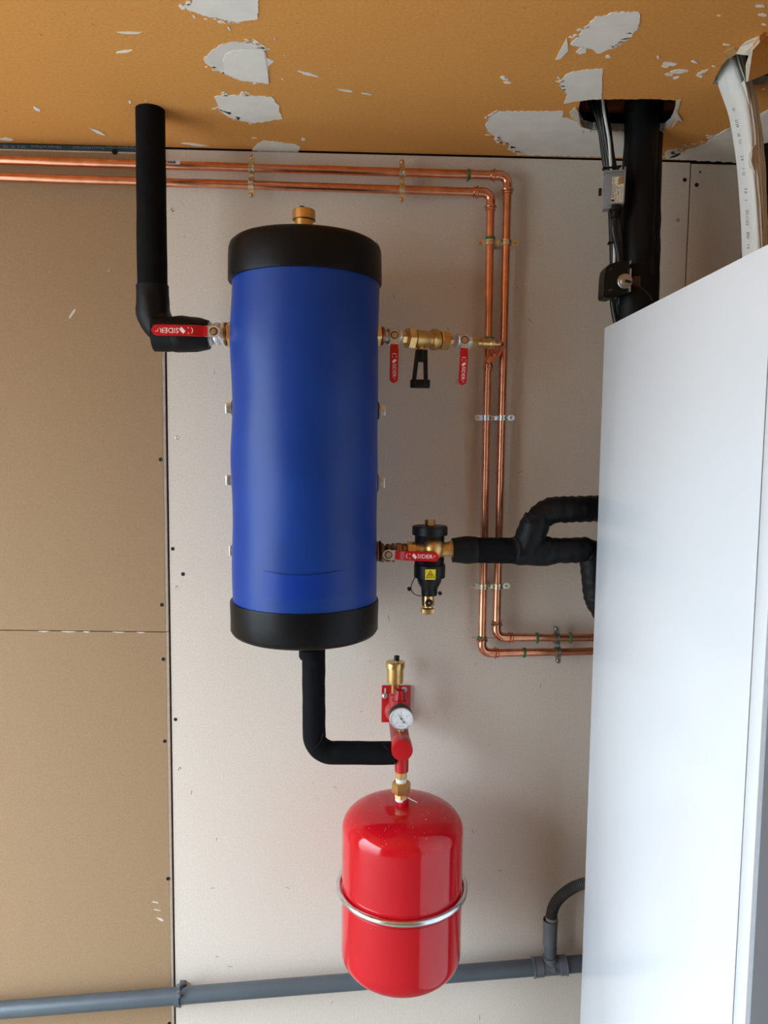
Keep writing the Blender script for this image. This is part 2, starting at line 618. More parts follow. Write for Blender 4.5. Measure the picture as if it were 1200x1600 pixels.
def rag(pts, step=4.0, amp=1.2, seed=0):
    rnd = random.Random(seed)
    out = []
    n = len(pts)
    for i in range(n):
        a, b = pts[i], pts[(i + 1) % n]
        L = math.hypot(b[0] - a[0], b[1] - a[1])
        k = max(1, int(L / step))
        for j in range(k):
            t = j / k
            f = 0 if j == 0 else 1
            out.append((a[0] + (b[0] - a[0]) * t + rnd.uniform(-amp, amp) * f, a[1] + (b[1] - a[1]) * t + rnd.uniform(-amp, amp) * f * 0.7))
    return out


hole1 = rag([(907, 156), (940, 155.5), (985, 155), (1030, 155), (1058, 157), (1057, 170), (1056, 183), (1047, 196), (1038, 204),
             (985, 205), (925, 203), (911, 199), (906, 190), (903, 178), (905, 165)], 5, 0.8, 3)
hole2 = [(1113.5, 131), (1128, 102), (1137, 92), (1150, 85), (1165, 66), (1196, 58), (1240, 52), (1240, 128), (1200, 131.5), (1160, 133), (1130, 133)]
cl = bpy.data.objects.new('ceiling', None)
COL.objects.link(cl)
cl.location = (0, 0, H)
OFF[cl] = V((0, 0, H))
struct(cl, 'orange-brown board ceiling with white filler patches and two rough openings')
outer = [V((ROOM_L - .05, ROOM_B - .05, H)), V((ROOM_R + .05, ROOM_B - .05, H)), V((ROOM_R + .05, -0.003, H)), V((ROOM_L - .05, -0.003, H))]
loops = [outer, loop_on_ceiling(hole1), loop_on_ceiling(hole2)]
s = S()
flat = [p for l in loops for p in l]
vv = [s.bm.verts.new(p) for p in flat]
for t in tessellate_polygon(loops):
    try:
        s.bm.faces.new([vv[i] for i in t])
    except ValueError:
        pass
s.build('board', 'ceiling', cl)
for lp in loops[1:]:
    s = S()
    s.grid([[p + V((0, 0, 0.0002)) for p in lp],
            [p + V((random.uniform(-.001, .001), random.uniform(-.001, .001), 0.007)) for p in lp],
            [p + V((random.uniform(-.001, .001), random.uniform(-.001, .001), 0.015)) for p in lp]])
    s.build('cut_edge', 'gypsum', cl)
S().box((0.0, (ROOM_B) / 2, H + 0.165), (ROOM_R - ROOM_L + 0.6, -ROOM_B + 0.6, 0.02)).build('void_deck', 'dark', cl)
for b in (V((ROOM_L - 0.1, ROOM_B / 2, H + .08)), V((ROOM_R + 0.1, ROOM_B / 2, H + .08))):
    S().box(b, (0.02, -ROOM_B + 0.4, 0.16)).build('void_side', 'dark', cl)
S().box((0.0, ROOM_B - 0.1, H + .08), (4.6, 0.02, 0.16)).build('void_side', 'dark', cl)
S().box((0.0, 0.05, H + .1), (4.6, 0.04, 0.14)).build('void_side', 'dark', cl)
# reddish batten and dark lining seen through the opening
bq = PZ(945, 166, H + 0.05)
S().box((bq.x, bq.y + 0.012, H + 0.062), (0.30, 0.03, 0.030), bev=0.003).build('batten', 'wood', cl)
# pale torn paper round the opening
for poly, z in (([(904, 176), (899, 168), (890, 176), (892, 183), (902, 190), (906, 196), (905, 184)], 0.002),
                ([(1056, 158), (1064, 156), (1062, 163), (1058, 173), (1060, 180), (1055, 186), (1052, 176), (1055, 168)], 0.002),
                ([(1060, 180), (1066, 190), (1060, 188), (1056, 194), (1050, 200), (1054, 190)], 0.003)):
    S().prism([PZ(a, b, H - z) for a, b in rag(poly, 4, 0.8, 5)], V((0, 0, 0.0015))).build('torn_paper', 'torn', cl)
for px, dz in ((912, .006), (924, .004), (932, .005), (941, .003), (957, .004), (968, .003)):
    a = PZ(px, 203, H - 0.0005)
    S().prism([a + X * 0.002, a - X * 0.002, a + V((-0.002, 0.002, -dz)), a + V((0.001, 0.002, -dz * .7))], V((0, 0.001, 0))).build('torn_paper', 'torn', cl)
# hanging flap of board at the right-hand opening
fl = [(1168.5, 127, 0.030), (1172, 105, 0.028), (1176, 78, 0.026), (1186, 66, 0.018), (1197, 57, 0.004), (1250, 40, 0.0), (1250, 104, 0.004), (1200, 115, 0.016), (1182, 122, 0.026)]
flp = [PZ(a, b, H - 0.001 - c) for a, b, c in fl]
s = S()
s.prism(flp, V((0.001, 0.001, 0.010)))
s.build('torn_flap', 'ceiling', cl)
ed = [(1150, 84.5, 0.0), (1157, 74, 0.0), (1166, 66, 0.0), (1180, 60, 0.0), (1197, 57.5, 0.003), (1187, 66, 0.018), (1176.5, 78, 0.026), (1174, 87, 0.027), (1163, 86, 0.012)]
S().prism([PZ(a, b, H - 0.0015 - c) for a, b, c in ed], V((0, 0, 0.004))).build('torn_flap_edge', 'torn', cl)
ed = [(1176, 80, .027), (1173, 100, .028), (1169, 127, .031), (1165.5, 128, .024), (1165, 105, .02), (1170, 92, .02), (1171, 86, .022)]
S().prism([PZ(a, b, H - 0.002 - c) for a, b, c in ed], V((0, 0, 0.004))).build('torn_flap_edge', 'torn', cl)

# filler patches: trowelled outlines on the ceiling board
def patch(pts, mat='filler', step=3.2, amp=1.3, seed=0, z=0.0, name='filler_patch'):
    p = rag(pts, step, amp, seed)
    return S().prism([PZ(a, b, H - 0.0012 - z) for a, b in p], V((0, 0, 0.0011))).build(name, mat, cl)


patch([(286, 10), (300, 4), (310, -60), (380, -70), (404, -30), (404, 8), (403, 30), (380, 33), (364, 34), (340, 29), (318, 25), (305, 19), (292, 15)], seed=1)
patch([(318, 93), (330, 80), (345, 70), (366, 66), (390, 66), (412, 74), (418, 76), (413, 80), (416, 90), (428, 95), (419, 104), (420, 118), (421, 131), (398, 129), (374, 126),
       (352, 117), (335, 107), (321, 99)], 'filler2', seed=2)
patch([(348, 96), (352, 85), (366, 79), (390, 78), (412, 79), (416, 100), (420, 130), (400, 128.5), (376, 125), (352, 115)], 'filler', amp=0.5, seed=3, z=0.0008)
patch([(335, 152), (352, 148), (390, 150), (425, 152), (430, 160), (437, 166), (436, 173), (442, 186), (428, 187), (412, 191), (395, 193), (376, 189), (356, 183), (342, 172)], seed=4)
patch([(394, 233), (402, 225), (412, 220), (430, 222), (458, 225), (470, 230), (466, 238), (440, 238.2), (394, 236)], 'filler', amp=0.8, seed=5)
patch([(891, 70), (905, 55), (918, 40), (932, 26), (948, 25), (955, 20), (998, 19), (1000, 28), (997, 45), (985, 60), (962, 74), (935, 84), (925, 77), (915, 75)], seed=6)
patch([(868, 94), (886, 59), (888, 80), (876, 92)], amp=0.5, seed=7)
patch([(900, 82), (908, 74), (917, 76), (915, 83), (905, 85)], amp=0.7, seed=8)
patch([(876, 131), (882, 119), (893, 113), (920, 109), (942, 108), (941, 130), (940, 155), (920, 156), (906, 158), (881, 162), (886, 148), (879, 141)], amp=0.9, seed=9)
patch([(758, 196), (770, 176), (776, 174), (840, 175), (880, 174), (878, 183), (890, 186), (902, 190), (908, 199), (926, 204), (984, 206), (984, 222), (975, 232), (978, 246), (940, 245.5), (880, 244),
       (808, 242), (795, 226), (776, 214), (762, 206)], amp=1.2, seed=10)
patch([(1040, 248), (1060, 240), (1090, 229), (1105, 222), (1125, 208), (1145, 198), (1172, 190), (1210, 165), (1230, 175), (1230, 262), (1160, 254.5), (1100, 252)], amp=1.6, seed=11)
patch([(1186, 184), (1200, 174), (1215, 172), (1215, 200), (1190, 200)], amp=0.8, seed=12, z=0.0006)
patch([(1036, 246.5), (1042, 236), (1058, 234), (1064, 240), (1050, 247)], 'filler2', amp=1.4, seed=13)
for i, (px, py, w, h, tilt) in enumerate(((203, 51.5, 44, 4, 0.02), (193, 81, 32, 4, -0.12), (58, 171, 16, 6, 0.5), (152, 206, 34, 5, 0.42), (10, 218, 22, 6, 0.05), (303, 226, 50, 4, 0.12),
                                           (482, 116, 38, 5, 0.25), (540, 142, 30, 3, 0.12), (572, 147, 24, 2, 0.15), (474, 218, 8, 6, 0.0), (397, 216, 10, 2.5, 0.0), (284, 11, 14, 8, 0.6),
                                           (294, 5, 10, 8, 0.3), (358, 45, 3, 10, -0.4), (400, 65, 14, 5, 0.6), (411, 72, 12, 3, 0.5), (785, 121, 9, 4, -0.1), (789, 124, 12, 4, 0.1),
                                           (793, 129.5, 14, 5, 0.0), (950, 89, 10, 5, 0.0), (1047, 100, 26, 7, 0.1), (1040, 104, 14, 5, 0), (1062, 112, 36, 7, -0.1), (1046, 117, 18, 6, 0), (1085, 97, 12, 5, 0.3),
                                           (1098, 113, 22, 5, -0.4), (1056, 122, 14, 4, -0.3), (1093, 119, 12, 6, 0.3), (1028, 90, 5, 7, 0.2), (1135, 70, 13, 3, 0.05), (1115, 104, 8, 2.5, 0), (1188, 10, 20, 6, 0.05),
                                           (1192, 24, 16, 5, 0.05), (1194, 39, 10, 3, 0), (1123, 25, 8, 2, 0), (441, 124, 3, 3, 0), (445, 87, 3, 2, 0), (430, 62, 2, 5, 0), (1193, 140, 8, 3, -0.2),
                                           (203, 160, 4, 5, 0), (228, 158, 3, 2, 0))):
    rnd = random.Random(100 + i)
    pts = []
    n = 12
    for k in range(n):
        a = 2 * math.pi * k / n
        q = 0.6 + 0.4 * rnd.random()
        x, y = math.cos(a) * w / 2 * q, math.sin(a) * h / 2 * q
        pts.append((px + x * math.cos(tilt) - y * math.sin(tilt), py + x * math.sin(tilt) + y * math.cos(tilt)))
    patch(pts, 'filler', 30, 0, seed=i, name='filler_smear')
# feathered dry-brush flecks along the soft patch edges
rnd = random.Random(5)
for (x0, y0), (x1, y1), n in (((300, 24), (370, 37), 12), (((320, 102)), (400, 131), 14), ((385, 64), (416, 76), 8), ((340, 147), (400, 147), 9), ((338, 170), (390, 194), 12),
                              ((760, 208), (812, 240), 22), ((757, 186), (776, 175), 8), ((1040, 244), (1120, 210), 24), ((875, 120), (880, 140), 7), ((960, 76), (998, 44), 12), ((895, 62), (915, 40), 8), ((1130, 205), (1180, 180), 8)):
    for k in range(n):
        t = rnd.random()
        px, py = x0 + (x1 - x0) * t + rnd.uniform(-4, 4), y0 + (y1 - y0) * t + rnd.uniform(-3, 3)
        w, h = rnd.uniform(4, 12), rnd.uniform(1.2, 2.6)
        patch([(px - w / 2, py), (px, py - h / 2), (px + w / 2, py + h * .2), (px, py + h / 2)], 'filler', 30, 0, name='filler_fleck')
patch([(1131, 82), (1147, 74), (1152, 80), (1149, 86), (1139, 92), (1134, 90)], 'filler3', amp=0.6, seed=31)

# floor and unseen walls
f = struct(S().box(((ROOM_L + ROOM_R) / 2, ROOM_B / 2, -0.025), (ROOM_R - ROOM_L + 0.2, -ROOM_B + 0.3, 0.05)).build('floor', 'concrete'), 'grey concrete floor')
s = S()
s.box((ROOM_L - 0.05, (ROOM_B + OPEN_Y0) / 2, H / 2), (0.1, OPEN_Y0 - ROOM_B, H))
s.box((ROOM_L - 0.05, (OPEN_Y1 + 0.1) / 2, H / 2), (0.1, 0.1 - OPEN_Y1, H))
s.box((ROOM_L - 0.05, (OPEN_Y0 + OPEN_Y1) / 2, (H + OPEN_Z) / 2), (0.1, OPEN_Y1 - OPEN_Y0, H - OPEN_Z))
struct(s.build('wall_left', 'plain'), 'side wall with the wide garage opening')
struct(S().box((ROOM_R + 0.05, ROOM_B / 2, H / 2), (0.1, -ROOM_B + 0.2, H)).build('wall_right', 'plain'), 'plain wall beside the white cabinet')
struct(S().box(((ROOM_L + ROOM_R) / 2, ROOM_B - 0.05, H / 2), (ROOM_R - ROOM_L + 0.2, 0.1, H)).build('wall_rear', 'plain'), 'plain wall behind the viewer')
struct(S().box((ROOM_L - 10.2, -2.0, -0.06), (20.0, 40.0, 0.06)).build('ground', 'ground'), 'paved ground outside the opening')

# ================================================================== blue buffer tank
YT = -0.205
tc = P(477, 700, YT)
TX = tc.x
zt_top = P(477, 382, YT).z
zt_bot = P(477, 987, YT).z
TR = 0.1488
tank = thing('buffer_tank', 'tall blue buffer tank with black end caps hung on the wall', 'water tank', (TX, YT, zt_bot))
cap_t = P(477, 440, YT).z
cap_b = P(477, 939, YT).z


def tank_wob(t, a):
    # the vinyl jacket bulges a little, most on the side of the fittings
    z = t * 9.0
    return 0.0020 * nz(math.cos(a) * 1.3, math.sin(a) * 1.3, z) + 0.0022 * max(0, math.cos(a)) * math.sin(t * 26.0)


Hc = cap_t - cap_b
prof = [(i / 60 * Hc, TR) for i in range(61)]
S().lathe((TX, YT, cap_b), Z, prof, 96, wob=tank_wob).build('jacket', 'blue', tank, 60)
# pale scuffed band low on the jacket
s = S()
rows = []
for k in range(9):
    zz = cap_b + 0.035 + k * 0.006
    rows.append([V((TX + math.cos(a) * (TR + 0.0032), YT + math.sin(a) * (TR + 0.0032), zz + 0.003 * math.sin(a * 5)))
                 for a in [math.radians(-118 + 62 * j / 24) for j in range(25)]])
for b_ in rows[:0]:
    pass
s.grid(rows, closed=False)
s.build('jacket_patch', 'bluedark', tank, 60)


def cap_wob(t, a):
    return 0.0012 * nz(math.cos(a) * 2, math.sin(a) * 2, t * 12)


h1 = zt_top - cap_t
S().lathe((TX, YT, cap_t - 0.006), Z, [(0, TR + 0.001), (0.0005, TR + 0.0042), (0.004, TR + 0.0050), (h1 * .5, TR + 0.0042), (h1 - 0.012, TR + 0.0036), (h1 - 0.002, TR + 0.001),
                                       (h1 + 0.004, TR - 0.006), (h1 + 0.007, TR - 0.03), (h1 + 0.009, 0.02), (h1 + 0.009, 0.0)], 96, wob=cap_wob).build('top_cap', 'vinyl', tank, 40)
h2 = cap_b - zt_bot
S().lathe((TX, YT, cap_b + 0.006), -Z, [(0, TR + 0.001), (0.0005, TR + 0.0042), (0.004, TR + 0.0050), (h2 * .5, TR + 0.0040), (h2 - 0.004, TR + 0.0040), (h2 + 0.004, TR - 0.001),
                                        (h2 + 0.009, TR - 0.012), (h2 + 0.013, TR - 0.04), (h2 + 0.014, 0.02), (h2 + 0.014, 0.0)], 96, wob=cap_wob).build('bottom_cap', 'vinyl', tank, 40)
# brass air vent on top
q = P(475, 345, YT)
av = S().lathe((q.x, YT, zt_top + 0.004), Z, [(0, 0.018), (0.060, 0.018), (0.062, 0.0195)], 32).build('air_vent', 'brass_cast', tank)
ztop_v = P(475, 333, YT).z
S().lathe((q.x, YT, ztop_v - 0.003), Z, [(-0.012, 0.0195), (-0.011, 0.0235), (0.006, 0.0235), (0.008, 0.022), (0.009, 0.006), (0.009, 0)], 36).build('vent_cap', 'brass', av)
S().cyl((q.x - 0.004, YT, ztop_v + 0.004), (q.x - 0.004, YT, ztop_v + 0.013), 0.0055).build('vent_plug', 'black', av)
# side plugs with washers
for px, py, side, L in ((352.5, 638, -1, 0.012), (352.5, 750, -1, 0.012), (359.5, 860, -1, 0.006), (597.5, 642, 1, 0.012), (597, 754, 1, 0.012)):
    yy = YT + 0.02
    e = P(px, py, yy)
    dx = V((side, 0, 0))
    base = V((TX + side * (math.sqrt(TR ** 2 - .02 ** 2) + 0.0025), yy, e.z))
    pl = S().cyl(base - dx * 0.006, base + dx * 0.0015, 0.019, 24).build('plug', 'black', tank)
    S().cyl(base + dx * 0.001, base + dx * 0.0035, 0.0155, 24).build('washer', 'zincgrey', pl)
    S().box(base + dx * (0.003 + L / 2), (L, 0.020, 0.022), bev=0.0015).build('square_head', 'galv', pl)

# ================================================================== black insulated pipe down from the ceiling
def corner_wob(r, seed, amp=0.0012, fr=60.0, ring=0.0):
    def w(i, a):
        return amp * nz(i * 0.35 + seed, math.cos(a) * 1.6, math.sin(a) * 1.6) + ring * (math.sin(i * 1.9 + 2 * nz(i * .4, math.cos(a) * 2, seed)))
    return w


p_top = PZ(235, 172, H)
p_top = V((p_top.x, p_top.y, H + 0.05))
YI = p_top.y
c0 = P(238.5, 470, YI)
c1 = P(241, 521, YI)
c2 = P(327, 523, -0.205)
ip = thing('insulated_pipe', 'long black foam-covered pipe dropping from the ceiling to the tank', 'pipe', (c1.x, c1.y, c1.z - 0.03))
r_v = 0.0300
path = resample([V((p_top.x, YI, H + 0.05)), c0], 0.02)
S().tube(path, [0.0284 + 0.0016 * i / len(path) for i in range(len(path))], 28, wob=corner_wob(0, 3, 0.0008)).build('straight_sleeve', 'foam', ip, 60)
s = S()
pth = resample(fillet([c0 + Z * 0.03, V((c1.x, YI, c1.z)), c2 - X * 0.03], [0, 0.052, 0], 10), 0.008)
s.tube(pth, [0.0318 + 0.0016 * math.sin(i * .3) for i in range(len(pth))], 28, wob=corner_wob(0, 9, 0.0030))
s.build('elbow_wrap', 'tape', ip, 60)
pth = resample([c2 - X * 0.070, c2 - X * 0.0], 0.008)
S().tube(pth, [0.0355, 0.0362, 0.0362, 0.036, 0.0352, 0.034, 0.032, 0.030, 0.028][:len(pth)] + [0.028] * max(0, len(pth) - 9), 28, wob=corner_wob(0, 5, 0.003)).build('end_wrap', 'tape', ip, 60)
pth = resample([c2 - X * 0.11, c2 - X * 0.064], 0.008)
S().tube(pth, [0.0345] * len(pth), 28, wob=corner_wob(0, 7, 0.0022)).build('tape_band', 'tape', ip, 60)


# ================================================================== ball valves
def logo(parent, origin, xd, yd, k, flip=1):
    """smile mark, double arrow mark and lettering along a lever, k metres long"""
    x, y = V(xd), V(yd)
    z = x.cross(y).normalized()
    o = V(origin)

    def pt(a, b):
        return o + x * a * k + y * b * k
    # open circle mark with two dots
    s = S()
    arc = [pt(0.075 + 0.060 * math.cos(t), 0.075 * math.sin(t)) for t in [math.radians(110 + 140 * i / 8) for i in range(9)]]
    s.tube(arc, 0.00075, 6)
    for b in (-0.075, 0.075):
        s.ball(pt(0.135, b), 0.0011, 8)
    s.build('print_mark', 'print', parent)
    # two interlocked arrows
    s = S()
    for sg in (1, -1):
        poly = [(0.30 - sg * 0.09, sg * 0.015), (0.30 - sg * 0.03, sg * 0.095), (0.30 + sg * 0.055, sg * 0.02), (0.30 + sg * 0.03, -sg * 0.03), (0.30 - sg * 0.028, sg * 0.03), (0.30 - sg * 0.05, -sg * 0.005)]
        s.prism([pt(a, b) for a, b in poly], z * 0.0002)
    s.build('print_arrows', 'print', parent)
    text(parent, 'print_lettering', 'SIDER', pt(0.66, 0.0), x, y, k * 0.20, 'print', 0.0001, sx=1.05)
    text(parent, 'print_number', '1"', pt(0.985, 0.0), x, y, k * 0.12, 'print', 0.0001)


def ball_valve(label, c, axis, lever, half, r, lev_len, lev_w, text_dir, bodymat='steel', plate=0.026, group='red lever ball valves'):
    """c centre on the pipe axis; lever: unit vector the handle points to; text_dir: reading direction"""
    c = V(c)
    axis, lever = V(axis).normalized(), V(lever).normalized()
    t = thing('ball_valve', label, 'valve', c - Z * r, group)
    s = S()
    s.lathe(c - axis * half, axis, [(0, r * .80), (half * .1, r * .92), (half * .5, r * .92), (half * .55, r * .78), (half * .75, r * .95), (half, r * 1.02), (half * 1.3, r * .95),
                                    (half * 1.45, r * .78), (half * 1.5, r * .92), (half * 1.9, r * .92), (half * 2, r * .80)], 28)
    s.build('body', bodymat, t)
    for sg in (-1, 1):
        a = c + axis * sg * half * 0.98
        b = c + axis * sg * half * 0.52
        S().hexa(a, b, r * 1.04, rot=math.pi / 6).build('hexagon_end', bodymat, t)
    yf = r * 0.9
    S().cyl(c + FRONT * yf * .6, c + FRONT * (yf + 0.010), 0.0075).build('stem', 'brass', t)
    side = lever.cross(FRONT).normalized()
    pc = c + FRONT * (yf + 0.010)
    pw = lev_w * 0.96
    n = 10
    poly = []
    for k in range(n + 1):
        a = math.pi / 2 + math.pi * k / n
        poly.append(pc + lever * math.cos(a) * pw * .62 + side * math.sin(a) * pw * .56)
    poly += [pc + lever * plate * .9 - side * pw * .5, pc + lever * plate * .9 + side * pw * .5]
    lv = S().prism(poly, FRONT * 0.003).build('lever', 'steel', t)
    S().hexa(pc + FRONT * 0.0025, pc + FRONT * 0.0075, 0.0052, b=0.0008).build('nut', 'brass', t)
    S().torus(pc + FRONT * 0.0032, FRONT, 0.0070, 0.0010, 20, 8).build('lock_washer', 'black', t)
    # red grip: a flat bar cranked away from the body, its end round
    g0 = pc + lever * plate * 0.62
    lift = 0.006
    rows = []
    prof = []
    for k in range(25):
        u_ = k / 24
        d = u_ * lev_len
        wdt = lev_w / 2
        endr = lev_w / 2
        if lev_len - d < endr:
            wdt = math.sqrt(max(0.0, endr ** 2 - (endr - (lev_len - d)) ** 2))
        wdt = max(wdt, 0.0006)
        if d < lev_len * 0.12:
            wdt *= 0.94
        li = lift * min(1, max(0, (u_ - 0.08) / 0.16))
        cc = g0 + lever * d + FRONT * (li + 0.0015)
        th = 0.0030
        ring = []
        for (sx_, sy_) in ((-1, -.55), (-.93, -1), (.93, -1), (1, -.55), (1, .55), (.93, 1), (-.93, 1), (-1, .55)):
            ring.append(cc + side * sx_ * wdt + FRONT * sy_ * th)
        rows.append(ring)
    gr = S().grid(rows, True, True, True).build('grip', 'lever', lv, 50)
    td = V(text_dir).normalized()
    ty = FRONT.cross(td).normalized()
    along = lever * 1.0
    st, en = g0 + lever * lev_len * 0.24, g0 + lever * lev_len * 0.90
    o = st if td.dot(lever) > 0 else en
    k = (en - st).length
    logo(gr, o + FRONT * (lift + 0.0015 + 0.0031), td, ty, k)
    return t


kk = 1.525 / 1150.0
# left valve, on the tank's left port
cL = P(339, 522, YT)
ball_valve('red lever valve left of the blue tank, under the foam-covered pipe', cL, X, -X, 0.019, 0.0235, 0.108, 0.0215, -X, plate=0.020)
# the lettering there stands upside down, reading from the tank outwards: handled by text_dir


def fitting(parent, name, kind, p0, p1, r, mat, rot=0.0):
    if kind == 'hex':
        return S().hexa(p0, p1, r, rot).build(name, mat, parent)
    return S().cyl(p0, p1, r, 28).build(name, mat, parent)


# brass bush and ring at the left port
bl = thing('port_bush', 'brass hexagon bush and dark ring in the left tank port', 'fitting', P(356, 545, YT))
a0 = P(352, 522, YT)
fitting(bl, 'dark_ring', 'c', V((P(351, 522, YT).x, YT, cL.z)), V((P(355.5, 522, YT).x, YT, cL.z)), 0.0235, 'bronze')
fitting(bl, 'hexagon_bush', 'hex', V((P(355.5, 522, YT).x, YT, cL.z)), V((P(366, 522, YT).x, YT, cL.z)), 0.0255, 'brass', math.pi / 6)

# ------------------------------------------------------------------ upper right assembly
E0, E1 = P(584, 524.5, -0.205), P(775, 537.5, -0.115)
AX = (E1 - E0).normalized()
x_of = {}


def on1(px):
    """point of the upper assembly axis under an image column"""
    lo, hi = -0.5, 1.5
    best = None
    a, b = 584.0, 775.0
    # depth changes a little along the axis, solved by bisection on the projected column
    for _ in range(40):
        mid = (lo + hi) / 2
        p = E0.lerp(E1, mid) - CAM
        q_ = ROT.transposed() @ p
        col = 600 + F_PX * q_.x / -q_.z
        if col < px:
            lo = mid
        else:
            hi = mid
    return E0.lerp(E1, (lo + hi) / 2)


br = thing('port_bush', 'brass hexagon bush with dark lock ring in the upper right tank port', 'fitting', on1(590) - Z * 0.02)
fitting(br, 'hexagon_bush', 'hex', on1(583), on1(592.8), 0.0220, 'brass', 0.2)
fitting(br, 'lock_ring', 'c', on1(593.4), on1(598.4), 0.0190, 'bronze')
fitting(br, 'nipple', 'hex', on1(598), on1(606), 0.0105, 'steel')
ball_valve('red lever valve nearest the blue tank, handle hanging straight down', on1(615.5), AX, V((-0.01, 0, -1)), 0.0150, 0.0165, 0.078, 0.0172, -Z, plate=0.030)
bv = thing('balancing_valve', 'brass balancing valve with black forked handle between two red levers', 'valve', on1(658) - Z * 0.07)
fitting(bv, 'hexagon_tail', 'hex', on1(626.5), on1(636), 0.0125, 'brass')
fitting(bv, 'union_nut', 'hex', on1(635.5), on1(647), 0.0228, 'brass', 0.1)
S().lathe(on1(646.5), AX, [(0, .0145), (.003, .0155), (.0035, .0178), (.028, .0178), (.030, .0165), (.037, .0158), (.040, .0158)], 32).build('body', 'brass_cast', bv)
S().lathe(on1(673.5), AX, [(0, .0195), (.002, .0218), (.012, .0218), (.0145, .0205), (.015, .0150), (.019, .0150)], 40).build('flange', 'brass_cast', bv)
fitting(bv, 'union_nut', 'hex', on1(687), on1(699.5), 0.0215, 'brass', 0.25)
fitting(bv, 'hexagon_tail', 'hex', on1(699.5), on1(707), 0.0120, 'brass')
bc = on1(658)
S().cyl(bc - Z * 0.010, bc - Z * 0.024 + FRONT * 0.004, 0.0088).build('spout', 'brass_cast', bv)
# cast arrow
ar = bc + FRONT * 0.0178
S().tube([ar + AX * 0.007, ar - AX * 0.006], 0.0007, 6).tube([ar - AX * 0.002 + Z * 0.003, ar - AX * 0.007, ar - AX * 0.002 - Z * 0.003], 0.0007, 6).build('cast_arrow', 'brass', bv)
hz0 = P(657, 546, bc.y).z
hz1 = P(657, 606, bc.y).z
hc = V((bc.x - 0.0005, bc.y, 0))
hd = S()
hd.cyl(V((hc.x + .0015, hc.y, hz0)), V((hc.x + .0015, hc.y, hz0 - 0.026)), 0.0078)
hnd = hd.build('handle', 'black', bv)
for sg, xt, xb in ((-1, -0.0065, -0.0135), (1, 0.0095, 0.0115)):
    pa, pb = V((hc.x + xt, hc.y, hz0 - 0.001)), V((hc.x + xb, hc.y, hz1 + 0.012))
    d = (pb - pa)
    L = d.length
    d.normalize()
    sd = d.cross(FRONT).normalized()
    S().box((pa + pb) / 2, (0.0088, 0.012, L), (sd, FRONT, d), bev=0.0012).build('fork_arm', 'black', hnd)
S().box((hc.x - 0.0005, hc.y, hz1 + 0.008), (0.041, 0.020, 0.017), bev=0.002).box((hc.x - 0.0005, hc.y - 0.006, hz1 + 0.008), (0.020, 0.016, 0.0165), bev=0.002).build('handle_foot', 'black', hnd)
ball_valve('red lever valve beside the copper pipes, handle hanging with a slight tilt', on1(723.5), AX, V((-0.05, 0, -1)), 0.0165, 0.0165, 0.078, 0.0170, V((-0.05, 0, -1)), plate=0.028)
cn = thing('copper_connector', 'brass and copper connector from the valve row to the copper tee', 'fitting', on1(755) - Z * 0.02)
fitting(cn, 'compression_nut', 'hex', on1(734), on1(744), 0.0140, 'brass', 0.15)
S().lathe(on1(743.5), AX, [(0, .0085), (.0115, .0085), (.012, .0105), (.030, .0105), (.031, .0118), (.034, .0118), (.0345, .0100), (.043, .0100)], 28).build('sleeve', 'brass', cn)
YP = -0.040
tee_c = P(761.5, 566, YP)
e0 = on1(771)
e1 = on1(783)
w1 = V((e1.x, YP - 0.022, e1.z - 0.012))
S().tube(fillet([e0, e1 + V((0.002, 0, 0)), w1, V((tee_c.x + 0.004, YP - 0.012, tee_c.z + 0.008))], [0, 0.012, 0.010, 0], 8), 0.0092, 20).build('copper_elbow', 'copper2', cn, 50)
S().lathe(w1.lerp(tee_c, .2) + V((0, -0.006, 0.004)), tee_c - w1, [(0, .0095), (.001, .0112), (.006, .0112), (.007, .0095)], 24).build('collar', 'copper2', cn)

# ------------------------------------------------------------------ lower right: valve, magnetic filter, insulated branch
L0, L1 = P(583, 861.5, YT), P(708, 858, YT)
LX = (L1 - L0).normalized()


def on2(px, dy=0.0):
    t = (px - 583) / 125.0
    p = L0.lerp(L1, t)
    return p


bb = thing('port_bush', 'bronze bush and dark rings in the lower right tank port', 'fitting', on2(590) - Z * 0.022)
fitting(bb, 'hexagon_bush', 'hex', on2(582), on2(589), 0.0235, 'bronze', 0.3)
fitting(bb, 'lock_ring', 'c', on2(589.5), on2(592), 0.0215, 'bronze')
fitting(bb, 'dark_ring', 'c', on2(592.5), on2(596), 0.0222, 'black')
vt = ball_valve('red lever valve in front of the black magnetic filter, handle lying flat', on2(606) - Z * 0.004, LX, V((1, 0, -0.03)), 0.0150, 0.0195, 0.090, 0.0195, V((1, 0, -0.03)), bodymat='bronze', plate=0.022)
mf = thing('magnetic_filter', 'black magnetic dirt filter with brass body and yellow warning label', 'filter', (on2(671).x, YT, P(671, 961, YT).z))
fitting(mf, 'hexagon_nut', 'hex', on2(618), on2(628), 0.0165, 'bronze', 0.2)
fitting(mf, 'dark_ring', 'c', on2(628), on2(636), 0.0150, 'bronze')
fitting(mf, 'hexagon_nut', 'hex', on2(636), on2(650), 0.0190, 'brass', 0.25)
fc = on2(674)
S().lathe(on2(649), LX, [(0, .0165), (.01, .0165), (.012, .018), (.03, .0185)], 28).build('inlet', 'brass_cast', mf)
S().ball(V((on2(676).x, YT - 0.008, fc.z + 0.003)), 0.0232, 32).build('body', 'brass_cast', mf)
S().lathe(on2(686), LX, [(0, .017), (.010, .017), (.0105, .0155), (.020, .0155), (.0205, .0175), (.0285, .0175)], 28).build('outlet', 'brass_cast', mf)
FX = on2(671.5).x


def zf(py):
    return P(671, py, YT).z


